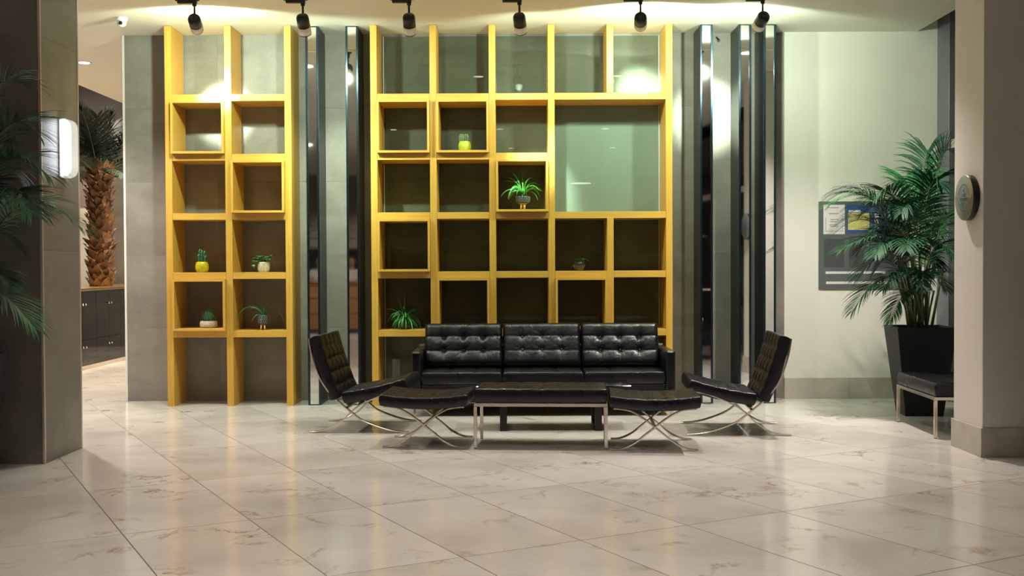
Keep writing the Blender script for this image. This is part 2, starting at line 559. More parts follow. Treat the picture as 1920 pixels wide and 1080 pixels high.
# floor: base slab, tiles laid at an angle
FX, FY = (-10.0, 4.5), (-7.0, 19.5)
floor = struct(bx('floor', FX, FY, (-.12, -.0007), 'grout'))
ang = R(28.5)
U = Vector((-math.sin(ang), math.cos(ang), 0)); V = Vector((math.cos(ang), math.sin(ang), 0))
TV, TU, V0, U0, GAP = .649, 1.245, .955, 4.65, .006
def clip(poly):
    for ax, lim, sg in ((0, FX[0], 1), (0, FX[1], -1), (1, FY[0], 1), (1, FY[1], -1)):
        out = []
        for i in range(len(poly)):
            a, c_ = poly[i - 1], poly[i]
            ia, ic = sg * (a[ax] - lim) >= 0, sg * (c_[ax] - lim) >= 0
            if ia != ic:
                t = (lim - a[ax]) / (c_[ax] - a[ax]); out.append(a.lerp(c_, t))
            if ic: out.append(c_)
        poly = out
        if len(poly) < 3: return []
    return poly
def tile_geo(poly, c0):
    cen = sum(poly, Vector()) / len(poly)
    n = len(poly); vs_ = []
    for p in poly: vs_.append(Vector((p.x, p.y, -.0007)) - c0)
    for p in poly: vs_.append(Vector((p.x, p.y, -.0002)) - c0)
    for p in poly:
        q = p + (cen - p).normalized() * .0008
        vs_.append(Vector((q.x, q.y, 0)) - c0)
    fs = [tuple(range(2 * n, 3 * n))]
    for i in range(n):
        j = (i + 1) % n
        fs.append((i, j, n + j, n + i)); fs.append((n + i, n + j, 2 * n + j, 2 * n + i))
    return vs_, fs
full_me = None
rest_v, rest_f = [], []
inv = CAM_M.inverted()
for iu in range(-14, 26):
    for iv in range(-26, 26):
        u0, v0 = U0 + iu * TU, V0 + iv * TV
        g = GAP / 2
        cs = [U * (u0 + a) + V * (v0 + b_) for a, b_ in ((g, g), (g, TV - g), (TU - g, TV - g), (TU - g, g))]
        poly = clip(cs)
        if not poly: continue
        cen = U * (u0 + TU / 2) + V * (v0 + TV / 2)
        vis = False
        for p in poly + [cen]:
            q = inv @ p
            if q.z < -1 and abs(q.x / -q.z) * FPX < 965 and -545 < q.y / -q.z * FPX < 545: vis = True
        if vis and cen.y < 15 and cen.x > -7:
            isfull = len(poly) == 4 and all((a - b_).length < 1e-5 for a, b_ in zip(sorted(poly, key=lambda t: (t.x, t.y)), sorted(cs, key=lambda t: (t.x, t.y))))
            if isfull:
                if full_me is None:
                    full_me = mesh('floor_tile', *tile_geo(cs, cen))
                link('floor_tile', full_me, 'marble', floor, cen)
            else:
                link('floor_tile', mesh('floor_tile', *tile_geo(poly, cen)), 'marble', floor, cen)
        else:
            a, b_ = tile_geo(poly, Vector())
            k = len(rest_v); rest_v += a; rest_f += [tuple(i + k for i in f_) for f_ in b_]
tag(link('floor_tile_field', mesh('floor_tile_field', rest_v, rest_f), 'marble', floor), kind='stuff')

# ceilings
ceil = struct(bx('ceiling', (-5.5, 4.06), (-7, 19.5), (CEIL, CEIL + .35), 'ceiling_paint'))
bx('window_bay_soffit', (4.06, 4.6), (-7, 11.5), (CEIL + .35, CEIL + .45), 'grey_frame', ceil)
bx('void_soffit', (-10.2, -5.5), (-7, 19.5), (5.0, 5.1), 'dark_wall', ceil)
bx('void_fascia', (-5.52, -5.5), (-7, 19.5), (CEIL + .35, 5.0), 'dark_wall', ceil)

# concrete back wall with separate slabs
def slabs(parent, x0, x1, yface, z_levels, widths, mat, th=.018):
    """tiles on a wall that faces -Y"""
    x = x0; i = 0
    while x < x1 - .02:
        w = widths[i % len(widths)]; xe = min(x1, x + w); i += 1
        for za, zb in zip(z_levels[:-1], z_levels[1:]):
            bx('wall_tile', (x + .0004, xe - .0004), (yface, yface + th), (za + .0004, zb - .0004), mat, parent, .0005)
        x = xe
MOD = CEIL / 5
LEV = [MOD * i for i in range(6)]
wall_back = struct(bx('wall_back', (XL, XR), (YW + .02, YW + .28), (0, CEIL), 'wall_grout'))
slabs(wall_back, XL, XR, YW, LEV, [.93, 1.47, 1.47], 'concrete')
struct(bx('trim_1', (XL - .022, XL), (YW - .006, YW + .285), (0, CEIL), 'white_plastic', None, .002))
wall_right = struct(bx('wall_plaster', (XR, XE + .1), (YW - .03, YW + .28), (0, CEIL + .35), 'wall_paint'))
wall_right.name = 'wall_right'
bb = struct(link('baseboard_back', None, None, None, (XR, YW - .03, 0)))
xj = X_at(1590, YW)
bx('baseboard_tile', (XR, xj - .001), (YW - .045, YW - .031), (0, .21), 'base_stone', bb, .0015)
bx('baseboard_tile', (xj + .001, XE - .02), (YW - .045, YW - .031), (0, .21), 'base_stone', bb, .0015)

# window wall on the right: posts, transom, dark glass
win = struct(link('window_1', None, None, None, (XE + .02, 8, 0)))
ytop = CEIL + .35
for ya, yb in ((10.93, 11.235), (9.3, 9.42), (7.2, 7.32), (5.1, 5.22), (3.0, 3.12), (.9, 1.02), (-1.2, -1.08), (-3.3, -3.18), (-5.4, -5.28)):
    bx('window_post', (XE, XE + .14), (ya, yb), (0, ytop), 'grey_frame', win, .003)
bx('window_transom', (XE + .02, XE + .12), (-7, 10.93), (2.47, 2.56), 'trim_light', win, .003)
bx('window_sill', (XE + .02, XE + .12), (-7, 10.93), (0, .08), 'grey_frame', win, .003)
bx('pane', (XE + .06, XE + .075), (-7, 10.93), (.08, 2.47), 'night_glass', win)
bx('pane', (XE + .06, XE + .075), (-7, 10.93), (2.56, ytop), 'night_glass', win)
bx('night_backing', (XE + .3, XE + .32), (-7, 11.4), (0, ytop), 'dark_wall', win)  # dark sheet added outside the panes in place of night darkness

# walls that close the lobby
struct(bx('wall_left', (-10.2, -10.0), (-7, 19.5), (0, 5), 'mid_wall'))
struct(bx('wall_rear', (-10.0, XE + .3), (-7.2, -7.0), (0, 5), 'mid_wall'))
wall_far = struct(bx('wall_far', (-10.0, XE), (19.02, 19.3), (0, 5), 'wall_grout'))
FZ = [0, .735, 1.47, 2.2, 2.9]
slabs(wall_far, -7.15, -3.0, 19.0, FZ, [1.1], 'concrete_pillar')
slabs(wall_far, -10, -7.15, 19.0, [0, 2.35], [2.85], 'pale_wall')
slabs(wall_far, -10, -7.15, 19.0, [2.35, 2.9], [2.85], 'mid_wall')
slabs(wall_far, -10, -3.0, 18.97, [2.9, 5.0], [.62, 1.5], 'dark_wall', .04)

# tiled pillar on the left
PX = -3.215
p0 = on_z(73, 870, 0); PY0 = p0.y; PY1 = on_x(153, 700, PX).y
tp = thing('tiled_pillar', (PX - .4, (PY0 + PY1) / 2, 0), 'grey concrete-look tiled pillar carrying the glowing white wall lamp', 'pillar')
bx('core', (PX - .93, PX - .02), (PY0 + .02, PY1 - .02), (0, CEIL), 'wall_grout', tp)
for za, zb in zip(LEV[:-1], LEV[1:]):
    bx('wall_tile', (PX - .94, PX - .016), (PY0, PY0 + .018), (za + .0005, zb - .0005), 'concrete_pillar', tp, .0006)
    bx('wall_tile', (PX - .018, PX), (PY0 + .016, PY1 - .016), (za + .0005, zb - .0005), 'concrete_pillar', tp, .0006)
    bx('wall_tile', (PX - .94, PX - .016), (PY1 - .018, PY1), (za + .0005, zb - .0005), 'concrete_pillar', tp, .0006)
bx('corner_trim', (PX - .016, PX + .003), (PY0 - .003, PY0 + .016), (0, CEIL), 'trim_light', tp, .003)
bx('corner_trim', (PX - .016, PX + .003), (PY1 - .016, PY1 + .003), (0, CEIL), 'trim_light', tp, .003)

# white pillar on the right
RX = 3.27
q0 = on_z(1839, 858, 0); RY0 = q0.y + .012; RY1 = on_x(1789, 500, RX).y
wp = thing('white_pillar', (RX + .35, (RY0 + RY1) / 2, 0), 'plain white painted pillar with stone baseboard and round plaque', 'pillar')
bx('shaft', (RX, RX + .75), (RY0, RY1), (0, CEIL), 'pillar_paint', wp, .004)
bx('baseboard', (RX - .014, RX - .001), (RY0 - .014, RY1 + .014), (0, .205), 'base_stone', wp, .002)
bx('baseboard', (RX - .001, RX + .75), (RY0 - .014, RY0 - .001), (0, .205), 'base_stone', wp, .002)
bx('baseboard', (RX - .001, RX + .75), (RY1 + .001, RY1 + .014), (0, .205), 'base_stone', wp, .002)

# ================================================================== SHELVES
UPW, TH = .0635, .064
ZT = [3.01, 2.437, 1.867, 1.295, .731]
YB = YW - .035
def upright(parent, xc, z0=0.0, z1=CEIL - .004):
    bx('upright', (xc - UPW / 2, xc + UPW / 2), (YS, YB), (z0, z1), 'wood_up', parent, .0015)
def board(parent, xa, xb, zt):
    bx('shelf_board', (xa + UPW / 2 + .0005, xb - UPW / 2 - .0005), (YS + .0025, YB), (zt - TH, zt), 'wood_across', parent, .0015)
def insert(parent, xa, xb, r):
    """thin box pushed forward out of a cell; r = row under board r-1"""
    x0, x1 = xa + UPW / 2 + .001, xb - UPW / 2 - .001
    z1, z0 = ZT[r - 1] - TH - .001, ZT[r] + .001
    t = .022; ya, yb = YS - .05, YB - .03
    f = link('insert_box', None, None, parent, ((x0 + x1) / 2, YS, z0))
    bx('board', (x0, x0 + t), (ya, yb), (z0, z1), 'wood_up', f, .001)
    bx('board', (x1 - t, x1), (ya, yb), (z0, z1), 'wood_up', f, .001)
    bx('board', (x0 + t, x1 - t), (ya, yb), (z0, z0 + t), 'wood_across', f, .001)
    bx('board', (x0 + t, x1 - t), (ya, yb), (z1 - t, z1), 'wood_across', f, .001)
LX = [X_at(p, YS, 450) for p in (317.7, 429.6, 541.6)]
CX = [X_at(p, YS, 450) for p in (702.3, 813.2, 923.9, 1034.6, 1144.5, 1254.9)]
su = thing('shelving_unit', (LX[1], YS, 0), 'narrow yellow wooden shelving unit two cells wide on the concrete wall', 'shelf')
for x in LX: upright(su, x)
for z in ZT:
    for a, b_ in zip(LX[:-1], LX[1:]): board(su, a, b_, z)
for c_, r in ((0, 1), (1, 2), (0, 4)): insert(su, LX[c_], LX[c_ + 1], r)
sc = thing('shelving_unit', ((CX[0] + CX[-1]) / 2, YS, 0), 'wide yellow wooden shelving unit five cells across behind the sofa', 'shelf')
for i, x in enumerate(CX):
    if i == 4:
        upright(sc, x, ZT[0], CEIL - .004); upright(sc, x, 0, ZT[2] - TH)
    else: upright(sc, x)
for k, z in enumerate(ZT):
    for i in range(5):
        if i >= 3:
            if k == 1: continue
            if k in (0, 2):
                if i == 3: board(sc, CX[3], CX[5], z)
                continue
        board(sc, CX[i], CX[i + 1], z)
for c_, r in ((0, 1), (1, 1), (2, 2), (0, 3), (1, 4), (3, 4)): insert(sc, CX[c_], CX[c_ + 1], r)
# clear glass sheets behind the wide unit (one per bay) and the pale panel in the large opening
gx0, gx1 = X_at(721, YW - .03), X_at(1236.5, YW - .03)
gp = thing('glass_sheet', ((gx0 + gx1) / 2, YW - .028, 0), 'clear glass sheet covering the wall behind the wide shelving unit', 'glass')
bx('pane', (gx0 + .006, gx1 - .006), (YW - .031, YW - .023), (.02, CEIL - .03), 'glass', gp)
bx('polished_edge', (gx0, gx0 + .006), (YW - .031, YW - .023), (.02, CEIL - .03), 'white_plastic', gp)
bx('polished_edge', (gx1 - .006, gx1), (YW - .031, YW - .023), (.02, CEIL - .03), 'white_plastic', gp)
fx0, fx1 = CX[3] - .02, X_at(1243, YW)
fp = bx('backing_panel', (fx0, fx1), (YW - .018, YW - .004), (ZT[2] - .03, ZT[0] - .02), 'frost', None, .001)
tag(fp, 'pale grey-green panel filling the large opening of the wide shelving unit', 'panel')

# ================================================================== MIRROR COLUMNS
YC = 10.86
def mirror_column(pxc, label, yaw=0.0):
    x = X_at(pxc, YC); w = .0615
    t = thing('mirror_column', (x, YC, 0), label, 'column', 'mirrored steel columns on the concrete wall')
    bx('body', (x - w + .002, x + w - .002), (YC + .012, YW - .001), (0, CEIL - .006), 'column_side', t, .002)
    bx('edge_trim', (x - w, x - w + .021), (YC, YC + .02), (0, CEIL - .004), 'steel_blue', t, .003)
    bx('edge_trim', (x + w - .021, x + w), (YC, YC + .02), (0, CEIL - .004), 'steel_blue', t, .003)
    bx('mirror', (x - w + .021, x + w - .021), (YC + .004, YC + .009), (.01, CEIL - .012), 'mirror', t, 0, (0, 0, yaw))
    bx('end_cap', (x - w + .021, x + w - .021), (YC + .002, YC + .012), (CEIL - .012, CEIL - .004), 'steel_blue', t)
    bx('end_cap', (x - w + .021, x + w - .021), (YC + .002, YC + .012), (0, .010), 'steel_blue', t)
mirror_column(588, 'mirrored steel column next to the narrow yellow shelving unit', R(.7))
mirror_column(662.5, 'mirrored steel column just left of the wide yellow shelving unit', R(-.8))
mirror_column(1325, 'mirrored steel column just right of the wide yellow shelving unit', R(3))
mirror_column(1397, 'middle one of three mirrored steel columns right of the wide shelving', R(3.3))
mirror_column(1443.5, 'mirrored steel column beside the white wall', R(3))

# ================================================================== TRACK LIGHTS
YT = 9.66
tr = bx('lighting_track', (-4.2, 3.4), (YT - .018, YT + .018), (CEIL - .022, CEIL - .0005), 'white_plastic', None, .002)
tag(tr, 'slim white lighting track along the ceiling above the furniture', 'track')
TL = ['track spotlight aimed at the narrow shelving unit', 'track spotlight above the left pair of mirrored columns',
      'track spotlight above the left cells of the wide shelving unit', 'track spotlight above the middle of the wide shelving unit',
      'track spotlight above the large opening of the wide shelving', 'track spotlight above the right mirrored columns']
for i, (px, aim, watts, cone) in enumerate(TRACK):
    c0 = on_y(px, 40, YT)                       # middle of the can
    x = c0.x
    t = thing('track_spotlight', (x, YT, CEIL - .022), 'black ' + TL[i], 'spotlight', 'black track spotlights')
    bx('adapter', (x - .145, x + .02), (YT - .019, YT + .019), (CEIL - .062, CEIL - .0225), 'black_metal', t, .003)
    bx('adapter_clip', (x - .165, x - .145), (YT - .01, YT + .01), (CEIL - .04, CEIL - .0225), 'black_metal', t, .002)
    bx('adapter_clip', (x + .02, x + .04), (YT - .01, YT + .01), (CEIL - .04, CEIL - .0225), 'black_metal', t, .002)
    tube('stem', [(x, YT, CEIL - .0615), (x, YT, CEIL - .085), (x, YT, CEIL - .086), (x, YT, CEIL - .155)], [.018, .018, .009, .009], 'black_metal', t, 12)
    piv = Vector((x, YT, CEIL - .165))
    target = on_y(aim[0], aim[1], YS)
    d = (target - piv).normalized()
    rot = d.to_track_quat('Z', 'Y').to_euler()
    tube('knuckle', [(x, YT, CEIL - .15), (x, YT, CEIL - .178)], .012, 'chrome', t, 10)
    s0 = piv + Vector((0, 0, -.045)) - d * .05
    r = .054
    can = lathe('can', [(r * .55, 0), (r * .85, .006), (r * .97, .02), (r, .035), (r, .108)], 'black_metal', t, s0, 28, None, rot)
    lathe('cap_disc', [(r * .5, -.003), (r * .5, .001)], 'steel_dark', t, s0, 24, None, rot)
    lathe('front_ring', [(r, .108), (r + .0015, .109), (r + .0015, .172), (r - .004, .174)], 'cream_ring', t, s0, 28, None, rot)
    lathe('front_lip', [(r - .002, .173), (r, .174), (r, .181), (r - .008, .181)], 'black_metal', t, s0, 28, None, rot)
    lathe('lens', [(r - .012, .1815), (r - .012, .1835)], 'lens_bright' if i == 5 else ('lens_glow' if watts > 50 else 'lens_dim'), t, s0, 24, None, rot)
    lp = s0 + d * .20
    spot_light('spot_beam', lp, target, watts, cone, 1.0, SPOTC, t, .035)
    spot_light('spill_beam', lp, target, SPILL[i], 150, .25, SPOTC, t, .035)

# ================================================================== LOBBY DOWNLIGHTS
def downlight(x, y, watts, cone, label, col, z=CEIL, blend=.75, group='recessed ceiling downlights'):
    t = thing('ceiling_downlight', (x, y, z), label, 'downlight', group)
    lathe('rim', [(.085, -.004), (.085, -.0005), (.062, -.0005), (.062, -.004)], 'white_plastic', t, (x, y, z), 28)
    lathe('diffuser', [(.06, -.006), (.06, -.0042)], 'downlight_glow', t, (x, y, z), 24)
    spot_light('downlight_beam', (x, y, z - .012), (x, y, 0), watts, cone, blend, col, t, .06)
for x, y, w, c_ in LOBBY:
    where = {8.7: 'above the chairs and stools', 9.45: 'above the right bench', 9.9: 'added unseen behind the tiled pillar', 6.0: 'in the row before the pillars', 3.4: 'in the row ahead of the viewer', .3: 'in the row over the viewer'}[y]
    side = 'left' if x < -1 else ('right' if x > 1 else 'middle')
    downlight(x, y, w, c_, side + ' recessed lobby downlight ' + where, NEUTRAL)
dl = on_z(158, 117, CEIL)
downlight(dl.x, dl.y, 380, 125, 'glowing recessed downlight in the ceiling by the corridor', WARM)

# dome camera
dc = on_z(228, 33, CEIL)
t = thing('security_camera', (dc.x, dc.y, CEIL), 'white dome security camera on the ceiling above the corridor', 'camera')
lathe('mount', [(.05, -.03), (.053, -.028), (.053, -.0005)], 'white_plastic', t, (dc.x, dc.y, CEIL), 24)
lathe('dome', [(.004, -.088), (.022, -.084), (.036, -.072), (.042, -.055), (.042, -.029)], 'white_plastic', t, (dc.x, dc.y, CEIL), 24)
lathe('lens', [(.018, 0), (.018, .012), (.010, .016)], 'black_glass', t, (dc.x + .004, dc.y - .034, CEIL - .055), 16, None, (R(105), 0, 0))

# wall lamp on the tiled pillar
zl1 = on_y(112, 222, 7.98).z; zl0 = on_y(112, 332, 7.98).z
t = thing('wall_lamp', (PX + .004, 8.02, (zl0 + zl1) / 2), 'white capsule-shaped wall lamp glowing on the tiled pillar', 'lamp')
def dprof(x0, x1, z0, z1, r, n=8):
    pts = [(x0, z0)]
    for k in range(n + 1):
        a = -PI / 2 + (PI / 2) * k / n
        pts.append((x1 - r + r * math.cos(a), z0 + r + r * math.sin(a)))
    for k in range(n + 1):
        a = (PI / 2) * k / n
        pts.append((x1 - r + r * math.cos(a), z1 - r + r * math.sin(a)))
    pts.append((x0, z1))
    return pts
def prism_y(name, prof, y0, y1, mat, parent, bev=0.0):
    cx = sum(p[0] for p in prof) / len(prof); cz = sum(p[1] for p in prof) / len(prof); cy = (y0 + y1) / 2
    n = len(prof)
    vs_ = [(p[0] - cx, y0 - cy, p[1] - cz) for p in prof] + [(p[0] - cx, y1 - cy, p[1] - cz) for p in prof]
    fs = [tuple(range(n)), tuple(range(2 * n - 1, n - 1, -1))] + [(i, i + n, (i + 1) % n + n, (i + 1) % n) for i in range(n)]
    bm = bmesh.new(); me = mesh(name, vs_, fs); bm.from_mesh(me); bpy.data.meshes.remove(me)
    if bev: bmesh.ops.bevel(bm, geom=list(bm.edges), offset=bev, segments=1, affect='EDGES')
    return link(name, from_bm(name, bm), mat, parent, (cx, cy, cz))
prism_y('housing', dprof(PX + .012, PX + .092, zl0, zl1, .06), 7.97, 8.09, 'lamp_rim', t)
bx('back_plate', (PX + .0005, PX + .012), (7.965, 8.095), (zl0 - .002, zl1 + .002), 'white_plastic', t, .002)
for ya, yb in ((7.965, 7.9695), (8.0905, 8.095)):
    prism_y('diffuser', dprof(PX + .018, PX + .083, zl0 + .012, zl1 - .012, .05), ya, yb, 'lamp_face', t)

# ================================================================== FURNITURE
FROT = R(-4)
def button_at(parent, p, nrm):
    rot = Vector(nrm).to_track_quat('Z', 'Y').to_euler()
    lathe('button', [(.011, 0), (.011, .004), (.006, .008), (.0015, .0092)], 'leather_button', parent, p, 12, None, rot)

def lounge_chair():
    t = link('lounge_chair', None)
    backc = [(.408, .006), (.30, .014), (.193, .038), (.03, .100), (-.063, .168), (-.188, .272), (-.298, .41), (-.373, .597), (-.405, .765)]
    seatc = [(.36, .345), (.29, .337), (.193, .308), (.03, .238), (-.063, .168), (-.134, .100), (-.243, .032), (-.33, .010), (-.407, .006)]
    for y in (-.335, .335):
        flat_bar('back_leg_bar', backc, .012, .034, y, 'chrome', t)
        flat_bar('seat_leg_bar', seatc, .012, .034, y, 'chrome', t)
    for x, z in ((.31, .345), (-.10, .205), (-.37, .64)):
        bx('cross_bar', (x - .012, x + .012), (-.318, .318), (z - .006, z + .006), 'chrome', t, .001)
    # leather straps under the cushions
    for k in range(5):
        a = k / 4
        x0, z0 = .27 - .36 * a, .338 - .125 * a
        bx('strap', (x0 - .02, x0 + .02), (-.322, .322), (z0 - .002 + .012, z0 + .004 + .012), 'leather_button', t)
    # seat cushion
    ax = Vector((.392, 0, .40)); bx_ = Vector((-.135, 0, .285))       # centre line front to rear
    d = (ax - bx_); Ls = d.length; d.normalize(); up = Vector((-d.z, 0, d.x))
    mid = (ax + bx_) / 2
    def xs(x, y, z):
        sag = -.014 * (1 - (2 * x / Ls) ** 2)
        return mid + d * x + Vector((0, y, 0)) + up * (z + sag)
    cushion('seat_cushion', Ls, .71, .10, 5, 5, 'leather', t, xs, .015, .34, seg=7, org=mid)
    # back cushion
    a2 = Vector((-.186, 0, .272)); b2 = Vector((-.362, 0, .785))
    e = (b2 - a2); Lb = e.length; e.normalize(); nr = Vector((e.z, 0, -e.x))
    mid2 = (a2 + b2) / 2
    def xb(x, y, z): return mid2 + e * x + Vector((0, y, 0)) + nr * (z - .012 * (1 - (2 * x / Lb) ** 2))
    cushion('back_cushion', Lb, .71, .10, 5, 5, 'leather', t, xb, .017, .36, seg=7, org=mid2)
    return t
ch = tag(lounge_chair(), 'black tufted leather lounge chair with chrome legs left of the sofa', 'chair', 'lounge chairs facing each other')
ch2 = dup(ch, (1.811, 9.155, 0), R(180 - 4), 'black tufted leather lounge chair with chrome legs beside the white wall')
place(ch, (-1.22, 9.385, 0), FROT)

def stool():
    t = link('leather_stool', None)
    a = [(-.31, .006), (-.24, .012), (-.15, .052), (-.07, .115), (0, .170), (.08, .232), (.17, .285), (.25, .302), (.30, .304)]
    for y in (-.255, .255):
        flat_bar('leg_bar', a, .012, .032, y, 'chrome', t)
        flat_bar('leg_bar', [(-x, z) for x, z in a], .012, .032, y, 'chrome', t)
    for x in (-.26, .26):
        bx('cross_bar', (x - .012, x + .012), (-.24, .24), (.296, .308), 'chrome', t, .001)
    bx('cross_bar', (-.012, .012), (-.24, .24), (.158, .170), 'chrome', t, .001)
    for k in range(4):
        y = -.18 + .12 * k
        bx('strap', (-.25, .25), (y - .02, y + .02), (.306, .311), 'leather_button', t)
    def xf(x, y, z): return Vector((x, y, .352 + z - .026 * (1 - (2 * x / .66) ** 2) + .008))
    cushion('seat_cushion', .66, .60, .088, 5, 4, 'leather', t, xf, .011, .3, seg=7, org=(0, 0, .36))
    return t
st = tag(stool(), 'black tufted leather stool with chrome cross legs at the left end of the bench', 'stool', 'stools at the ends of the bench')
dup(st, (1.052, 8.37, 0), FROT, 'black tufted leather stool with chrome cross legs at the right end of the bench')
place(st, (-.640, 8.54, 0), FROT)

def bench(L, D, nx, ny, hf=.335, tc=.11):
    t = link('leather_bench', None)
    s = .012
    for sx in (-1, 1):
        for sy in (-1, 1):
            x, y = sx * (L / 2 - s), sy * (D / 2 - s)
            bx('leg', (x - s, x + s), (y - s, y + s), (.004, hf - .0245), 'chrome', t, .0015)
            bx('foot_pad', (x - s * .8, x + s * .8), (y - s * .8, y + s * .8), (0, .004), 'black_metal', t)
    for sy in (-1, 1):
        y = sy * (D / 2 - s)
        bx('rail', (-L / 2, L / 2), (y - s, y + s), (hf - .024, hf), 'chrome', t, .0015)
    for sx in (-1, 1):
        x = sx * (L / 2 - s)
        bx('rail', (x - s, x + s), (-D / 2 + 2 * s, D / 2 - 2 * s), (hf - .024, hf), 'chrome', t, .0015)
    def xf(x, y, z): return Vector((x, y, z + hf + tc / 2))
    cushion('seat_cushion', L - .006, D - .006, tc, nx, ny, 'leather', t, xf, .012, .28, seg=7, org=(0, 0, hf + tc / 2))
    return t
b1 = tag(bench(.985, .50, 6, 3), 'long black tufted leather bench with chrome frame in front of the sofa', 'bench')
place(b1, (.222, 8.455, 0), FROT)
b2 = tag(bench(.52, .95, 3, 6, .32), 'black leather bench with chrome legs half hidden behind the white pillar', 'bench')
place(b2, (3.53, 9.08, 0), R(-2))

# coffee table
t = thing('coffee_table', (.335, 9.35, 0), 'low black coffee table with dark glass top between bench and sofa', 'table')
bx('table_top', (-.295, .965), (9.09, 9.56), (.352, .368), 'black_glass', t, .002)
for x in (-.075, .70):
    bx('leg', (x - .028, x + .028), (9.10, 9.13), (.03, .34), 'black_metal', t, .002)
    bx('leg', (x - .028, x + .028), (9.52, 9.55), (.03, .34), 'black_metal', t, .002)
    bx('runner', (x - .028, x + .028), (9.10, 9.55), (0, .03), 'black_metal', t, .002)
    bx('top_bar', (x - .028, x + .028), (9.10, 9.55), (.34, .352), 'black_metal', t, .002)

# sofa
def sofa():
    x0, x1, yf, yb = -.905, 1.455, 9.97, 10.76
    t = thing('leather_sofa', ((x0 + x1) / 2, (yf + yb) / 2, 0), 'three-seat black leather sofa with button-tufted back cushions', 'sofa')
    aw = .085
    for xa, xb in ((x0, x0 + aw), (x1 - aw, x1)):
        o = bx('arm', (xa, xb), (yf, yb - .06), (.14, .585), 'leather', t, .016)
    bx('back_frame', (x0, x1), (yb - .06, yb), (.14, .60), 'leather', t, .016)
    bx('base', (x0 + aw, x1 - aw), (yf + .015, yb - .06), (.14, .285), 'leather', t, .008)
    for x in (x0 + .03, x1 - .03):
        for y in (yf + .04, yb - .05):
            bx('leg', (x - .013, x + .013), (y - .013, y + .013), (0, .14), 'chrome', t, .0015)
    W = (x1 - x0 - 2 * aw) / 3
    for k in range(3):
        cx = x0 + aw + W * (k + .5)
        ls = .60
        mid = Vector((cx, yf + .005 + ls / 2, .343))
        cushion('seat_cushion', W - .006, ls, .115, 3, 2, 'leather', t, lambda x, y, z, m_=mid: m_ + Vector((x, y, z)), .010, .22, seg=9, org=mid)
        # back cushion, leaning
        a2 = Vector((cx, 10.40, .405)); b2_ = Vector((cx, 10.555, .80))
        e = (b2_ - a2); Lb = e.length; e.normalize(); nr = Vector((0, -e.z, e.y))
        m2 = (a2 + b2_) / 2
        bts = [(sx_, sy_) for sx_ in (-.5, 0, .5) for sy_ in (-.28, .30)]
        ww = W - .003
        def xf(x, y, z, m2=m2, e=e, nr=nr): return m2 + Vector((x, 0, 0)) + e * y + nr * z
        flat = (k == 1)
        co = cushion('back_cushion', ww, Lb, .15, 4, 3, 'leather', t, xf, .006 if flat else .013, .3, bts, .014 if flat else .024, seg=14, org=m2, er=.28)
        for (sx_, sy_) in bts:
            p = xf(sx_ * ww / 2, sy_ * Lb / 2, .075 - (.014 if flat else .024) * 1.35 - (.004 if flat else .010))
            button_at(co, p, nr)
    return t
sofa()

# ================================================================== WALL FITTINGS
# power sockets
so = on_y(743, 690, YW)
t = thing('wall_socket', (so.x, YW - .002, so.z), 'white double power socket plate behind the chair at the shelving', 'socket')
bx('plate', (so.x - .04, so.x + .04), (YW - .012, YW - .0005), (so.z - .092, so.z + .092), 'white_plastic', t, .003)
for dz in (-.045, .045):
    lathe('socket', [(.03, 0), (.032, .003), (.028, .003), (.026, .0012)], 'white_plastic', t, (so.x, YW - .012, so.z + dz), 24, None, (R(90), 0, 0))
    for dx in (-.009, .009):
        lathe('pin_hole', [(.003, 0), (.003, .002)], 'black_metal', t, (so.x + dx, YW - .0122, so.z + dz), 8, None, (R(90), 0, 0))

# notice board on the white wall
YN = YW - .03
n0, n1 = on_y(1534, 378, YN), on_y(1537, 540, YN)
nx0, nx1, nz1, nz0 = n0.x, n0.x + .90, n0.z, n1.z
t = thing('notice_board', ((nx0 + nx1) / 2, YN, nz0), 'grey acrylic notice board with papers on the white wall behind the palm', 'notice board')
bx('back_panel', (nx0, nx1), (YN - .02, YN - .012), (nz0, nz1), 'board_grey', t, .001)
for x in (nx0 + .018, nx1 - .018):
    for z in (nz0 + .025, nz1 - .018):
        lathe('screw', [(.007, -.002), (.007, .013), (.004, .015)], 'chrome', t, (x, YN - .013, z), 12, None, (R(90), 0, 0))
k_ = YN / FPX
def NB(px, py): p = on_y(px, py, YN - .022); return p.x, p.z
def nb(name, pa, pb, mat, d=.0006, lvl=0):
    (xa, za), (xb, zb) = NB(*pa), NB(*pb)
    return bx(name, (xa, xb), (YN - .0205 - d - lvl * .0008, YN - .0203 - lvl * .0008), (zb, za), mat, t)
nb('paper_sheet', (1544, 384), (1584, 439), 'paper')
for dy, (a, c_) in ((4, (1553, 1573)), (15, (1554, 1572)), (26, (1557, 1571)), (30, (1556, 1570)), (36, (1555, 1571)), (39, (1556, 1570))):
    nb('print_line', (a, 385 + dy), (c_, 386 + dy), 'print_grey', .0003, 1)
for a, c_ in (((1548, 433), (1580, 433.6)), ((1548, 408), (1548.6, 433)), ((1579.5, 408), (1580, 433))):
    nb('print_line', a, c_, 'print_grey', .0003, 1)
nb('poster', (1588, 384), (1632, 437), 'poster_blue')
nb('poster_print', (1590, 399), (1630, 431), 'poster_yellow', .0003, 1)
nb('poster_print', (1591, 394), (1614, 398), 'paper', .0003, 1)
nb('poster', (1636, 384), (1674, 437), 'poster_blue')
nb('poster_print', (1640, 398), (1648, 428), 'paper', .0003, 1)
nb('pocket', (1545, 448), (1583, 501), 'board_dark')
nb('pocket', (1592, 448), (1632, 501), 'board_dark')
nb('pocket', (1640, 448), (1676, 501), 'board_dark')
nb('white_strip', (1548, 509), (1660, 513), 'paper')
nb('white_strip', (1549, 528), (1670, 532), 'paper')

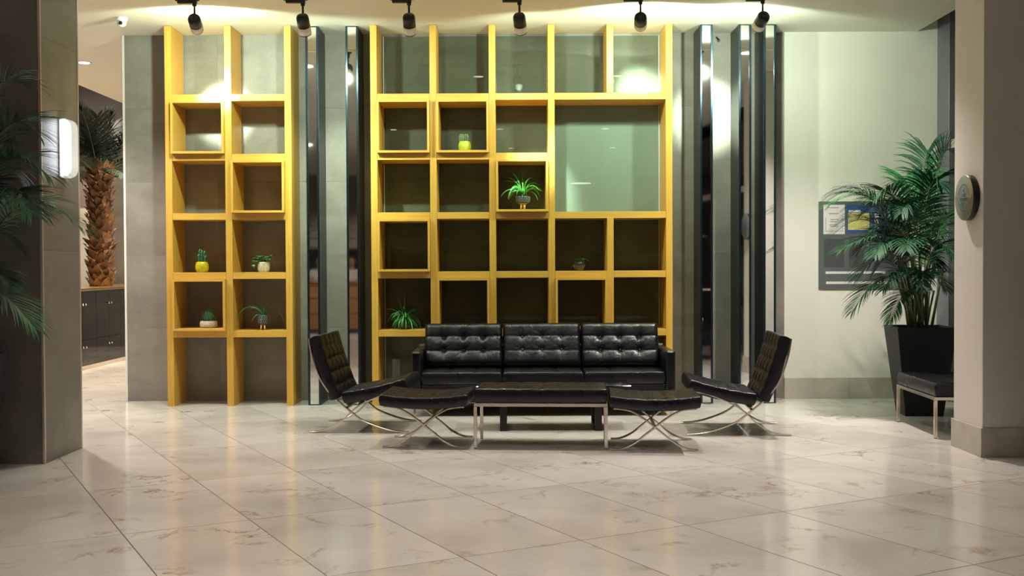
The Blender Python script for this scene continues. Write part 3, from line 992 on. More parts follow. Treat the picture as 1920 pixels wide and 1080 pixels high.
# round plaque on the white pillar
pc = on_x(1807, 371, RX - .05)
t = thing('round_plaque', (RX - .001, pc.y, pc.z), 'round metal plaque with blue print on the white pillar', 'plaque')
rotx = (0, R(-90), 0)
PR = .162
lathe('base_disc', [(PR - .004, 0), (PR, .003), (PR, .040), (PR - .004, .044)], 'black_metal', t, (RX - .001, pc.y, pc.z), 56, None, rotx)
lathe('face', [(PR - .002, .0445), (PR - .002, .047), (PR - .004, .0485)], 'plaque_metal', t, (RX - .001, pc.y, pc.z), 56, None, rotx)
XF = RX - .0497
for dy in (-.125, .125):
    lathe('screw', [(.008, 0), (.008, .006), (.005, .008)], 'chrome', t, (XF + .001, pc.y + dy, pc.z), 14, None, rotx)
def arc(r0, r1, a0, a1, name='print_arc', mat='print_blue', n=28):
    vs_, fs = [], []
    for i in range(n + 1):
        a = R(a0 + (a1 - a0) * i / n)
        for r_ in (r0, r1):
            vs_.append((0, -r_ * math.cos(a), r_ * math.sin(a)))
    for i in range(n):
        fs.append((2 * i, 2 * i + 1, 2 * i + 3, 2 * i + 2))
    return link(name, mesh(name, vs_, fs), mat, t, (XF - .0006, pc.y, pc.z))
arc(.092, .098, 12, 168); arc(.092, .098, 192, 348)
arc(.072, .075, 25, 60); arc(.072, .075, 120, 155); arc(.072, .076, 205, 335)
RT = (R(90), 0, R(-90))
text_obj('print_text', 'SAFE', .036, 'print_blue', t, (XF - .0008, pc.y, pc.z + .018), RT, .0003)
text_obj('print_text', 'TOURISM', .034, 'print_blue', t, (XF - .0008, pc.y, pc.z - .012), RT, .0003)
ck = [(-.018, .052), (-.004, .040), (.020, .072), (.014, .074), (-.004, .050), (-.013, .057)]
link('print_check', mesh('print_check', [(0, -a, c_) for a, c_ in ck], [(0, 1, 4, 5), (1, 2, 3, 4)]), 'print_blue', t, (XF - .0007, pc.y, pc.z))
bx('print_icon', (XF - .0012, XF - .0006), (pc.y + .012, pc.y + .028), (pc.z - .058, pc.z - .034), 'print_brown', t)

# ================================================================== POTTED PALMS
def planter(parent, c, rz, top=.255, bot=.165, h=.79):
    """tapered square pot with a rim"""
    bm = bmesh.new()
    def ring(s, z): return [bm.verts.new((a * s, b_ * s, z)) for a, b_ in ((-1, -1), (1, -1), (1, 1), (-1, 1))]
    r1, r2, r3, r4 = ring(bot, 0), ring(top, h), ring(top - .022, h), ring(top - .03, h - .06)
    bm.faces.new(r1[::-1]); bm.faces.new(r4)
    for a, b_ in ((r1, r2), (r2, r3), (r3, r4)):
        for i in range(4): bm.faces.new((a[i], a[(i + 1) % 4], b_[(i + 1) % 4], b_[i]))
    bmesh.ops.bevel(bm, geom=[e for e in bm.edges if e.verts[0].co.length > .2], offset=.004, segments=1, affect='EDGES')
    o = link('pot', from_bm('pot', bm), 'planter_black', parent, c, (0, 0, rz))
    s = top - .032
    so_ = lathe('soil', [(s, h - .055), (s * .98, h - .045), (s * .5, h - .035), (.01, h - .03)], 'soil', parent, c, 4, None, (0, 0, rz + PI / 4))
    return o
def palm(loc, rz, label, tips, seed, leafmat='leaf_dark', canes=9):
    rnd = random.Random(seed)
    t = thing('potted_palm', loc, label, 'plant', 'potted palms')
    c = Vector(loc)
    planter(t, c, rz)
    for k in range(canes):
        a = rnd.uniform(0, 2 * PI); r0 = rnd.uniform(.02, .1); lean = rnd.uniform(.02, .16); hh = rnd.uniform(.35, .75)
        p0 = c + Vector((math.cos(a) * r0, math.sin(a) * r0, .74))
        p1 = p0 + Vector((math.cos(a) * lean, math.sin(a) * lean, hh))
        tube('cane', [p0, p0.lerp(p1, .5) + Vector((0, 0, .02)), p1], [.014, .011, .008], 'stem_green', t, 7)
    for tip, arch, lf in tips:
        tip = Vector(tip)
        a = rnd.uniform(0, 2 * PI)
        b0 = c + Vector((math.cos(a) * .06, math.sin(a) * .06, .76))
        hor = Vector((tip.x - b0.x, tip.y - b0.y, 0))
        ctrl = b0 + hor * .30 + Vector((0, 0, max(.25, (tip.z - b0.z)) * 1.0 + arch))
        L = (tip - b0).length
        frond('frond', b0, ctrl, tip, leafmat if rnd.random() < .65 else 'leaf_mid', t, pairs=36, leaf=lf * 1.1, width=.0125,
              start=.40, rnd=rnd, droop=.45, srad=.0075)
    return t
# right palm behind the bench
PC = Vector((3.655, 10.04, 0))
def T(px, py, dy=0.0): return on_y(px, py, PC.y + dy)
rnd = random.Random(3)
tips = [(T(1556, 384, -.2), .42, .27), (T(1562, 440, .1), .5, .26), (T(1575, 470, -.3), .38, .25), (T(1598, 585, -.25), .62, .24),
        (T(1668, 606, -.4), .42, .17), (T(1740, 290, .1), .2, .27), (T(1784, 285, -.1), .2, .26), (T(1608, 520, -.1), .5, .24),
        (T(1620, 400, .25), .38, .26), (T(1640, 372, -.3), .35, .26), (T(1690, 345, .2), .3, .25), (T(1765, 350, -.35), .35, .24),
        (T(1800, 420, .1), .4, .22), (T(1790, 480, -.4), .4, .2), (T(1640, 480, -.5), .45, .22), (T(1700, 470, -.6), .4, .22),
        (T(1660, 430, .45), .4, .24), (T(1720, 400, .4), .35, .24), (T(1610, 470, .35), .5, .24), (T(1730, 540, -.5), .42, .18),
        (T(1655, 545, -.45), .48, .2), (T(1775, 545, .2), .42, .16), (T(1690, 400, -.4), .36, .24), (T(1750, 440, .3), .4, .22),
        (T(1630, 440, -.1), .42, .24), (T(1550, 378, .1), .45, .26), (T(1585, 410, .2), .46, .25), (T(1600, 500, .25), .52, .22), (T(1640, 510, .1), .5, .22),
        (T(1755, 500, .1), .4, .2), (T(1725, 350, 0), .28, .26)]
for tp_ in tips:
    if tp_[0].x > 4.12: tp_[0].x = 4.12
    if tp_[0].y > 10.95: tp_[0].y = 10.95
palm(PC, R(-5), 'tall potted palm in a black tapered planter by the white wall', tips, 11)
# left palm in front of the tiled pillar
PL = Vector((-3.585, 7.16, 0))
def T2(px, py, dy=0.0): return on_y(px, py, PL.y + dy)
tips = [(T2(150, 425, -.05), .55, .27), (T2(50, 165, .1), .3, .26), (T2(70, 250, -.2), .4, .30), (T2(92, 330, -.3), .5, .3), (T2(64, 615, -.2), .55, .26),
        (T2(38, 470, .2), .4, .2), (T2(60, 400, -.4), .5, .3), (T2(20, 540, -.3), .42, .2), (T2(-60, 150, 0), .3, .28), (T2(-160, 260, -.2), .4, .28),
        (T2(-230, 420, .1), .5, .26), (T2(-250, 560, -.3), .5, .24), (T2(-120, 330, .25), .4, .26), (T2(-40, 380, -.5), .5, .26),
        (T2(-80, 480, -.6), .5, .24), (T2(30, 330, .1), .4, .28), (T2(-10, 250, .1), .4, .28), (T2(85, 400, -.1), .5, .26)]
palm(PL, R(3), 'potted palm in front of the tiled pillar, fronds reaching in from the edge', tips, 5)
# palm by the window, seen in the right mirrored column
PM = Vector((3.83, 6.78, 0))
rnd = random.Random(9)
tips = []
for k in range(14):
    a = rnd.uniform(R(100), R(330)); r_ = rnd.uniform(.3, .62)
    x = min(4.1, PM.x + r_ * math.cos(a)); y = PM.y + r_ * math.sin(a) * .9
    tips.append((Vector((max(x, 3.32), max(6.45, min(y, 7.3)), rnd.uniform(1.1, 2.3))), .4, .22))
palm(PM, 0, 'potted palm by the window, seen only as a reflection in the mirrored column', tips, 21, canes=6)

# ================================================================== SMALL PLANTS ON THE SHELVES
def shelf_spot(px, py, y):   # foot of a pot standing on a shelf board, at depth y
    return on_y(px, py, y).x
def scallop(n, rows, amp, prof_n):
    def fn(a, i, r, z):
        q = i / prof_n * rows
        return r + amp * abs(math.sin(a * n / 2 + PI * (q))) * abs(math.sin(a * n / 2 - PI * (q))), z
    return fn
def smooth_prof(pts, n):
    sp = cr_spline([Vector((a, 0, c_)) for a, c_ in pts], max(2, n // (len(pts) - 1)))
    return [(max(p.x, .001), p.z) for p in sp]
def cell_floor(r): return ZT[r]
YP = YS + .12
def plant_root(name, x, y, z, label): return thing(name, (x, y, z), label, 'plant', 'small plants on the shelves')
T_IN = .0235   # thickness of the inserted boxes

def pineapple(name, px, z, label, glaze, h=.105, rad=.056):
    x = X_at(px, YP); t = plant_root(name, x, YP, z, label)
    pr = smooth_prof([(rad * .62, 0), (rad * .88, h * .18), (rad, h * .5), (rad * .92, h * .8), (rad * .74, h)], 28)
    lathe('pot', pr + [(rad * .64, h), (rad * .6, h - .012)], glaze, t, (x, YP, z), 56, scallop(18, 7, .011, len(pr)))
    lathe('soil', [(rad * .6, h - .014), (rad * .55, h - .008), (.004, h - .006)], 'soil', t, (x, YP, z), 16)
    return t, Vector((x, YP, z + h))
# clump cactus in yellow pot
t, p = pineapple('clump_cactus', 379, cell_floor(3), 'small clump cactus in a yellow pineapple pot on the narrow shelving', 'yellow_glaze')
rnd = random.Random(4)
for k, (dx, dz, hh) in enumerate(((-.018, 0, .125), (.005, 0, .115), (.028, 0, .108), (-.03, 0, .075), (.045, 0, .06), (.012, 0, .07), (-.006, 0, .085), (.03, 0, .055), (-.04, 0, .045))):
    dy = rnd.uniform(-.03, .02)
    top = p + Vector((dx, dy, hh))
    b0 = p + Vector((dx * .55, dy * .6, -.012))
    pts = [b0.lerp(top, i / 5) for i in range(6)]
    tube('cactus_stem', pts, [.010, .012, .012, .012, .010, .003], 'cactus_green', t, 8)
    for j in range(6):
        q = b0.lerp(top, .35 + .11 * j) + Vector((math.cos(j * 2.4) * .011, -.006 + math.sin(j * 2.4) * .008, 0))
        lathe('nub', [(.0055, -.005), (.006, 0), (.002, .006)], 'leaf_mid', t, q, 6)
# twin cactus in lime pot
t, p = pineapple('twin_cactus', 872.5, cell_floor(1 + 1 - 1) + T_IN, 'twin-lobed cactus in a lime pineapple pot on the wide shelving', 'lime_glaze', .1, .055)
for dx, hh in ((-.030, .082), (.012, .080)):
    pr = smooth_prof([(.016, 0), (.020, hh * .3), (.021, hh * .65), (.014, hh * .92), (.002, hh)], 16)
    def ribs(a, i, r, z): return r * (1 + .16 * math.cos(7 * a)), z
    o = lathe('cactus_lobe', pr, 'cactus_green', t, p + Vector((dx, 0, -.01)), 42, ribs)
    for j in range(7):
        a = 2 * PI * j / 7
        tube('rib_edge', [p + Vector((dx + math.cos(a) * r_ * 1.16, math.sin(a) * r_ * 1.16, -.01 + z_)) for r_, z_ in pr[::3]], .0028, 'cactus_rib', o, 5)
# leafy succulent in ribbed pot
x = X_at(494.5, YP); z = cell_floor(3); t = plant_root('leafy_succulent', x, YP, z, 'trailing green succulent in a ribbed beige pot on the narrow shelving')
pr = smooth_prof([(.046, 0), (.054, .02), (.058, .06), (.057, .100)], 12)
lathe('pot', pr + [(.050, .1), (.048, .085)], 'ribbed_clay', t, (x, YP, z), 66, lambda a, i, r, zz: (r * (1 + .035 * math.cos(22 * a)), zz))
lathe('soil', [(.048, .083), (.04, .088), (.003, .09)], 'soil', t, (x, YP, z), 16)
def blade_leaf(t, p, d, ln, wd, mat):
    d = Vector(d).normalized(); side = d.cross(Vector((0, .3, 1))).normalized(); up = side.cross(d)
    vs_, fs = [], []
    pr = [(0, .1), (.2, .75), (.5, 1), (.8, .7), (1, .05)]
    for f, w in pr:
        c_ = d * (ln * f) + up * (-.25 * ln * f * f)
        vs_ += [c_ - side * (wd * w / 2), c_ + up * (.18 * wd * w), c_ + side * (wd * w / 2), c_ - up * (.10 * wd * w)]
    for i in range(4):
        for k in range(4):
            fs.append((4 * i + k, 4 * i + (k + 1) % 4, 4 * i + 4 + (k + 1) % 4, 4 * i + 4 + k))
    link('leaf', mesh('leaf', vs_, fs, True), mat, t, p)
rnd = random.Random(8)
top = Vector((x, YP, z + .1))
for (dx, dz, hh) in ((-.055, .03, 1), (-.035, .05, 1), (-.02, .045, 1), (.04, .035, 1), (.055, .045, 1), (-.07, .0, 1), (.03, .02, 1), (-.045, .02, 1)):
    e = top + Vector((dx, rnd.uniform(-.04, .02), dz))
    tube('stem', [top + Vector((dx * .2, 0, -.012)), top + Vector((dx * .6, 0, dz + .01)), e], .003, 'stem_green', t, 5)
    for j in range(5):
        a = rnd.uniform(0, 2 * PI)
        blade_leaf(t, e, (math.cos(a), math.sin(a) * .7 - .3, rnd.uniform(-.1, .6)), rnd.uniform(.034, .052), rnd.uniform(.028, .04), rnd.choice(['leaf_mid', 'leaf_bright', 'leaf_bright']))
e = top + Vector((-.088, -.045, -.045))
tube('stem', [top + Vector((-.03, -.01, 0)), top + Vector((-.07, -.03, .01)), e + Vector((0, 0, .02))], .0025, 'stem_green', t, 5)
for j in range(4): blade_leaf(t, e + Vector((0, 0, .02)), (math.cos(j * 1.6), math.sin(j * 1.6) * .5 - .4, -.5), .032, .022, 'leaf_bright')
# barrel cactus in woven bowl
x = X_at(390.5, YP); z = cell_floor(4) + T_IN; t = plant_root('barrel_cactus', x, YP, z, 'round barrel cactus with golden spines in a white woven bowl')
pr = smooth_prof([(.062, 0), (.078, .012), (.082, .035), (.076, .068)], 24)
lathe('bowl', pr + [(.068, .068), (.064, .055)], 'white_clay', t, (x, YP, z), 80, scallop(30, 4, .005, len(pr)))
lathe('soil', [(.066, .054), (.05, .06), (.003, .062)], 'soil', t, (x, YP, z), 16)
pr = smooth_prof([(.036, .05), (.052, .08), (.056, .115), (.046, .15), (.022, .168), (.002, .165)], 25)
body = lathe('cactus_body', pr, 'cactus_green', t, (x, YP, z), 72, lambda a, i, r, zz: (r * (1 + .10 * math.cos(12 * a)), zz))
vs_, fs = [], []
rnd = random.Random(2)
for j in range(12):
    a = 2 * PI * j / 12
    for r_, z_ in pr[1:-1]:
        c_ = Vector((math.cos(a) * r_ * 1.1, math.sin(a) * r_ * 1.1, z_))
        for s in range(4):
            d = Vector((math.cos(a) + rnd.uniform(-.8, .8), math.sin(a) + rnd.uniform(-.8, .8), rnd.uniform(-.4, .9))).normalized()
            sd = d.cross(Vector((.3, .2, 1))).normalized() * .0011
            k = len(vs_); vs_ += [c_ - sd, c_ + sd, c_ + d * rnd.uniform(.014, .024)]; fs.append((k, k + 1, k + 2))
tag(link('spines', mesh('spines', vs_, fs), 'cactus_rib', t, (x, YP, z)), kind='stuff')
# spider plants
def dotted_pot(t, c, r, h, rows, n, squash=1.0):
    pr = smooth_prof([(r * .72, 0), (r * .95, h * .25), (r, h * .55), (r * .96, h)], 12)
    pot = lathe('pot', pr + [(r * .86, h), (r * .82, h * .85)], 'charcoal_glaze', t, c, 40)
    vs_, fs = [], []
    for i in range(rows):
        z_ = h * (.2 + .68 * i / (rows - 1)); rr = r * (.93 if i == 0 else 1.0)
        for k in range(n):
            a = 2 * PI * (k + .5 * (i % 2)) / n
            cc = Vector((math.cos(a) * (rr + .0012), math.sin(a) * (rr + .0012), z_))
            tn = Vector((-math.sin(a), math.cos(a), 0)); s = .0034
            q = len(vs_); vs_ += [cc - tn * s, cc - Vector((0, 0, s)), cc + tn * s, cc + Vector((0, 0, s)), cc * 1.0 + Vector((math.cos(a), math.sin(a), 0)) * .0015]
            fs += [(q, q + 1, q + 4), (q + 1, q + 2, q + 4), (q + 2, q + 3, q + 4), (q + 3, q, q + 4)]
    tag(link('dots', mesh('dots', vs_, fs), 'dot_white', pot, c), kind='stuff')
    return pot
def pegs(t, c, h, spread, r0=.009):
    for a in (R(-125), R(-62), R(85)):
        tube('peg_leg', [c + Vector((math.cos(a) * spread * 1.15, math.sin(a) * spread * 1.15, 0)), c + Vector((math.cos(a) * spread * .8, math.sin(a) * spread * .8, h))], [r0 * .6, r0], 'wood_peg', t, 10)
def leaves(t, c, specs, mat, name='leaves', cell=None):
    vs_, fs = [], []
    for az, el, ln, dr, w in specs:
        strap_leaf(vs_, fs, Vector((math.cos(az) * .008, math.sin(az) * .008, 0)), az, el, ln, dr, w, 12)
    if cell:
        xa, xb, zf = cell
        for v_ in vs_:
            v_.x = min(max(v_.x + c.x, xa), xb) - c.x
            v_.y = min(v_.y + c.y, YB - .02) - c.y
            if v_.y + c.y > YS - .055: v_.z = max(v_.z + c.z, zf + .003) - c.z
    return link(name, mesh(name, vs_, fs, True), mat, t, c)
# sparse one, narrow shelving
x = X_at(493.5, YP); z = cell_floor(4); t = plant_root('spider_plant', x, YP, z, 'sparse spider plant in a dotted dark pot on wooden pegs, narrow shelving')
pegs(t, Vector((x, YP, z)), .056, .034)
dotted_pot(t, Vector((x, YP, z + .054)), .055, .092, 5, 20)
top = Vector((x, YP, z + .14))
lathe('soil', [(.047, -.012), (.003, -.006)], 'soil', t, top, 14)
leaves(t, top, [(R(182), R(66), .40, 3.0, .011), (R(-30), R(62), .40, 3.0, .011), (R(20), R(60), .36, 2.6, .011), (R(100), R(86), .15, .2, .010), (R(-120), R(84), .14, .3, .010),
                (R(200), R(70), .16, 1.6, .008), (R(-70), R(80), .13, .4, .009), (R(215), R(40), .17, 2.4, .006), (R(-160), R(20), .16, 1.8, .006),
                (R(30), R(68), .25, .9, .007), (R(150), R(66), .22, 1.2, .007), (R(-40), R(50), .12, 2.4, .006), (R(-95), R(30), .13, 3.0, .007)], 'leaf_mid', cell=(LX[1] + .04, LX[2] - .04, z))
# bright one, wide shelving
x = X_at(981, YP); z = cell_floor(2) + T_IN; t = plant_root('spider_plant', x, YP, z, 'bright green spider plant in a dark bowl on a wooden stand')
pegs(t, Vector((x, YP, z)), .066, .034, .011)
lathe('stand_ring', [(.034, .058), (.040, .060), (.040, .068), (.030, .068)], 'wood_peg', t, (x, YP, z), 24)
dotted_pot(t, Vector((x, YP, z + .066)), .070, .066, 4, 26)
top = Vector((x, YP, z + .125))
lathe('soil', [(.058, -.008), (.003, -.002)], 'soil', t, top, 14)
rnd = random.Random(12)
sp_ = []
for k in range(34):
    az = rnd.uniform(0, 2 * PI)
    if k % 2: az = rnd.choice([R(180), R(0)]) + rnd.uniform(-.7, .7)
    sp_.append((az, R(rnd.uniform(48, 88)), rnd.uniform(.16, .29), rnd.uniform(1.2, 2.7), .010))
sp_ += [(R(190), R(70), .30, 1.9, .01), (R(-5), R(68), .30, 1.8, .01), (R(178), R(80), .26, 1.3, .01)]
tube('stem', [top + Vector((0, 0, -.01)), top + Vector((-.004, 0, .03)), top + Vector((-.003, 0, .075))], [.008, .007, .005], 'leaf_bright', t, 8)
leaves(t, top + Vector((0, 0, .03)), sp_, 'leaf_bright', cell=(CX[2] + .065, CX[3] - .065, z))
# bushy one behind the left chair
x = X_at(759, YP + .02); z = cell_floor(4); t = plant_root('spider_plant', x, YP + .02, z, 'bushy spider plant trailing over a dark pot left of the sofa')
lathe('pot', smooth_prof([(.045, 0), (.06, .03), (.066, .075)], 10) + [(.058, .075), (.055, .066)], 'charcoal_glaze', t, (x, YP + .02, z), 28)
top = Vector((x, YP + .02, z + .085))
lathe('soil', [(.055, -.02), (.003, -.012)], 'soil', t, top, 14)
rnd = random.Random(31)
leaves(t, top, [(rnd.uniform(0, 2 * PI), R(rnd.uniform(35, 88)), rnd.uniform(.13, .27), rnd.uniform(1.6, 3.4), .011) for k in range(46)], 'leaf_mid', cell=(CX[0] + .04, CX[1] - .04, z))
leaves(t, top, [(rnd.uniform(PI, 2 * PI), R(rnd.uniform(35, 80)), rnd.uniform(.12, .24), rnd.uniform(1.8, 3.4), .011) for k in range(16)], 'leaf_bright', cell=(CX[0] + .04, CX[1] - .04, z))
leaves(t, top, [(R(100), R(82), .30, .5, .005), (R(170), R(62), .26, 1.3, .006), (R(10), R(50), .24, 1.2, .005), (R(160), R(80), .28, 1.0, .004)], 'leaf_pale', 'runners', (CX[0] + .04, CX[1] - .04, z))
# dark glossy jar
x = X_at(1086, YP); z = cell_floor(3); t = plant_root('jar_succulent', x, YP, z, 'tiny succulent in a glossy black jar on the wide shelving')
pr = smooth_prof([(.034, 0), (.040, .012), (.062, .055), (.064, .07), (.054, .084), (.055, .092)], 25)
lathe('pot', pr + [(.047, .092), (.045, .08)], 'black_glass', t, (x, YP, z), 40)
lathe('soil', [(.046, .078), (.003, .085)], 'soil', t, (x, YP, z), 14)
rnd = random.Random(17)
for k in range(9):
    e = Vector((x + rnd.uniform(-.038, .038), YP + rnd.uniform(-.035, .02), z + rnd.uniform(.088, .115)))
    for j in range(5):
        a = j * 1.26
        blade_leaf(t, e, (math.cos(a), math.sin(a), .7), .02, .013, ['leaf_mid', 'leaf_bright', 'leaf_pale'][k % 3])
leaves(t, Vector((x + .01, YP, z + .09)), [(R(15), R(58), .10, 1.8, .007), (R(-20), R(50), .10, 1.6, .006), (R(90), R(75), .07, .6, .007), (R(170), R(70), .06, .9, .007)], 'leaf_mid')

# ================================================================== CORRIDOR
# planter cabinet along the void with the date palm
KX = -5.62
kc = thing('planter_cabinet', (KX - .5, 16, 0), 'glossy black planter cabinet with door knobs under the trunk palm', 'cabinet')
bx('body', (KX - .95, KX - .02), (13.2, 18.9), (.10, 1.04), 'gloss_black', kc, .004)
bx('plinth', (KX - .92, KX - .01), (13.2, 18.9), (0, .05), 'trim_light', kc, .003)
bx('plinth', (KX - .92, KX - .03), (13.2, 18.9), (.05, .10), 'gloss_black', kc, .003)
bx('top_rim', (KX - .97, KX + .012), (13.18, 18.92), (1.04, 1.075), 'brass', kc, .004)
ys = [13.25 + .47 * i for i in range(13)]
for i, (ya, yb) in enumerate(zip(ys[:-1], ys[1:])):
    for za, zb, zk in ((.105, .39, .30), (.395, 1.035, .86)):
        d_ = bx('door', (KX - .02, KX), (ya + .002, yb - .002), (za, zb), 'gloss_black', kc, .002)
        yk = yb - .05 if i % 2 == 0 else ya + .05
        lathe('knob', [(.006, 0), (.006, .012), (.014, .018), (.014, .026), (.008, .03)], 'chrome', d_, (KX, yk, zk), 14, None, (0, R(90), 0))
# trunk palm
TX, TY = -6.02, 16.35
TX = X_at(189, TY)
tpalm = thing('trunk_palm', (TX, TY, 1.076), 'tall palm with rough scaly brown trunk rising from the planter cabinet', 'palm')
ZTOP = on_y(189, 335, TY).z
lathe('trunk', smooth_prof([(.16, 1.077), (.155, 1.5), (.15, 2.1), (.15, ZTOP - .1), (.13, ZTOP + .1)], 24), 'trunk_brown', tpalm, (TX, TY, 0), 20)
sv = [(-.055, 0, 0), (.055, 0, 0), (.042, .035, .06), (-.042, .035, .06), (0, .075, .115), (-.05, -.02, .02), (.05, -.02, .02), (0, .028, .09)]
sf = [(0, 1, 2, 3), (3, 2, 4), (5, 6, 1, 0), (5, 0, 3), (1, 6, 2), (3, 4, 7), (2, 7, 4), (6, 5, 7)]
sme = mesh('leaf_base', sv, sf)
rnd = random.Random(6)
nr_ = int((ZTOP - 1.04) / .085)
for i in range(nr_ + 3):
    for k in range(9):
        a = 2 * PI * (k + .5 * (i % 2)) / 9 + rnd.uniform(-.15, .15)
        if math.sin(a) > .55: continue
        z_ = 1.09 + i * .085 + rnd.uniform(-.015, .015)
        o = link('leaf_base', sme, 'scale_brown', tpalm, (TX + math.cos(a) * .148, TY + math.sin(a) * .148, z_), (rnd.uniform(-.25, .2), rnd.uniform(-.3, .3), a - PI / 2))
        s = rnd.uniform(.85, 1.25); o.scale = (s, s, s)
for k in range(26):
    a = rnd.uniform(0, 2 * PI); el = rnd.uniform(-.2, 1.45)
    L = rnd.uniform(.85, 1.2)
    b0 = Vector((TX + math.cos(a) * .05, TY + math.sin(a) * .05, ZTOP + .02))
    r_ = math.cos(el) * L * .8
    tip = Vector((max(TX + math.cos(a) * r_, -9.5), min(TY + math.sin(a) * r_, 18.6), ZTOP + math.sin(el) * L * .95))
    if tip.z > 3.2: tip.x = min(tip.x, -5.9)
    ctrl = b0.lerp(tip, .45) + Vector((0, 0, .22))
    frond('frond', b0, ctrl, tip, 'leaf_deep', tpalm, pairs=34, leaf=.27, width=.017, start=.18, rnd=rnd, droop=.18, srad=.012, fold=.1)
# corridor lights
downlight(-4.7, 15.6, 800, 140, 'recessed downlight in the corridor ceiling behind the concrete wall', WARM)
downlight(-5.0, 17.8, 170, 120, 'recessed downlight at the far end of the corridor ceiling', WARM)
downlight(-7.6, 16.6, 450, 165, 'added unseen downlight high above the trunk palm', WARM, 5.0)  # added to brighten the dark panels behind the palm crown
downlight(-4.0, -5.6, 120, 120, 'added downlight for the rear wall behind the reception counter', WARM)  # added so the rear wall looks lit in the mirrors

# ================================================================== BEHIND THE CAMERA (seen in the mirrors)
rc = thing('reception_counter', (-4.0, -1.0, 0), 'wooden reception counter seen reflected in the left mirrored columns', 'counter')
for i in range(3):
    bx('front_board', (-6.4, -1.9), (-.72, -.69), (.10 + .31 * i, .385 + .31 * i), 'wood_desk', rc, .002)
bx('carcass', (-6.4, -1.9), (-1.35, -.725), (.0, 1.02), 'steel_dark', rc, .003)
bx('counter_top', (-6.45, -1.85), (-1.4, -.66), (1.02, 1.06), 'wood_desk', rc, .003)
bk = thing('back_shelf', (-4, -3.2, 0), 'pale wall shelf behind the reception counter, seen in the mirrored columns', 'shelf')
for z_ in (1.75, 1.95, 2.15): bx('shelf_board', (-7, -1.5), (-3.35, -3.05), (z_, z_ + .04), 'pale_wall', bk, .002)
bx('back_panel', (-7, -1.5), (-3.40, -3.365), (0, 1.74), 'steel_dark', bk, .002)  # dark sheet standing in for the darkness of a door opening
for x_ in (-6.95, -4.2, -1.55): bx('shelf_post', (x_ - .03, x_ + .03), (-3.36, -3.30), (0, 2.3), 'grey_frame', bk, .002)
pc_ = Vector((1.46, -1.2, 3.08))
pd = thing('pendant_lamp', pc_, 'white dome pendant lamp reflected in the pale panel', 'lamp')
lathe('shade', [(.23, 0), (.225, .03), (.18, .10), (.10, .15), (.03, .17), (.022, .20)], 'white_plastic', pd, pc_, 36)
lathe('diffuser', [(.22, -.004), (.22, -.001)], 'pendant_glow', pd, pc_, 32)
tube('cable', [pc_ + Vector((0, 0, .2)), Vector((pc_.x, pc_.y, CEIL))], .005, 'black_metal', pd, 6)

# luggage cart by the window, seen in the mirrored column
lc = thing('luggage_cart', (3.36, 5.60, 0), 'chrome birdcage luggage cart reflected in the mirrored column', 'cart')
bx('deck', (3.08, 3.64), (5.15, 6.05), (.20, .25), 'black_metal', lc, .01)
for x_ in (3.12, 3.60):
    for y_ in (5.21, 5.99):
        lathe('wheel', [(.03, -.018), (.085, -.02), (.092, -.012), (.092, .012), (.085, .02), (.03, .018)], 'black_metal', lc, (x_, y_, .092), 24, None, (0, R(90), 0))
        bx('fork', (x_ - .03, x_ + .03), (y_ - .02, y_ + .02), (.16, .2), 'chrome', lc, .002)
for x_ in (3.10, 3.62):
    pts = [(x_, 5.19, .25), (x_, 5.19, 1.35)] + [(x_, 5.60 - .41 * math.cos(R(a)), 1.35 + .41 * math.sin(R(a))) for a in range(15, 180, 15)] + [(x_, 6.01, 1.35), (x_, 6.01, .25)]
    tube('hoop', pts, .018, 'chrome', lc, 10)
tube('top_rail', [(3.10, 5.60, 1.76), (3.62, 5.60, 1.76)], .016, 'chrome', lc, 10)
tube('grip_rail', [(3.10, 6.01, 1.0), (3.62, 6.01, 1.0)], .014, 'chrome', lc, 8)

bp_ = on_y(1348, 74, YW - .02)
t = thing('wall_bracket', (bp_.x, YW - .001, bp_.z), 'tiny black bracket near the ceiling between two mirrored columns', 'bracket')
bx('plate', (bp_.x - .012, bp_.x + .012), (YW - .012, YW - .0005), (bp_.z - .02, bp_.z + .012), 'black_metal', t, .002)
tube('arm', [(bp_.x - .005, YW - .01, bp_.z), (bp_.x - .025, YW - .04, bp_.z + .02)], .006, 'black_metal', t, 8)

# receptionist behind the counter, reflected in the left mirrored columns
def skinned(name, chains, mat, parent, root=0):
    """chains: list of lists of (point, radius); equal points are shared"""
    vs_, es, rad, idx = [], [], [], {}
    for c_ in chains:
        prev = None
        for p, r_ in c_:
            k = tuple(round(a, 4) for a in p)
            if k not in idx: idx[k] = len(vs_); vs_.append(p); rad.append(r_)
            i = idx[k]
            if prev is not None and prev != i: es.append((prev, i))
            prev = i
    me = bpy.data.meshes.new(name); me.from_pydata(vs_, es, [])
    o = bpy.data.objects.new(name + '_tmp', me); COL.objects.link(o)
    sk = o.modifiers.new('skin', 'SKIN'); sk.use_smooth_shade = True
    sub_ = o.modifiers.new('sub', 'SUBSURF'); sub_.levels = 2; sub_.render_levels = 2
    for i, r_ in enumerate(rad):
        d_ = me.skin_vertices[0].data[i]
        d_.radius = r_ if isinstance(r_, tuple) else (r_, r_); d_.use_root = (i == root)
    bpy.context.view_layer.update()
    m2 = bpy.data.meshes.new_from_object(o.evaluated_get(bpy.context.evaluated_depsgraph_get()))
    bpy.data.objects.remove(o); bpy.data.meshes.remove(me)
    m2.name = name; m2.materials.clear()
    m2.polygons.foreach_set('use_smooth', [True] * len(m2.polygons))
    return link(name, m2, mat, parent)
pr_ = link('person', None)
tag(pr_, 'person in a white polo shirt standing behind the reception counter, seen in the mirrors', 'person')
pel, sp1, chs, nkb, nck = (0, 0, .80), (0, .005, .95), (0, .0, 1.15), (0, -.005, 1.27), (0, .0, 1.325)
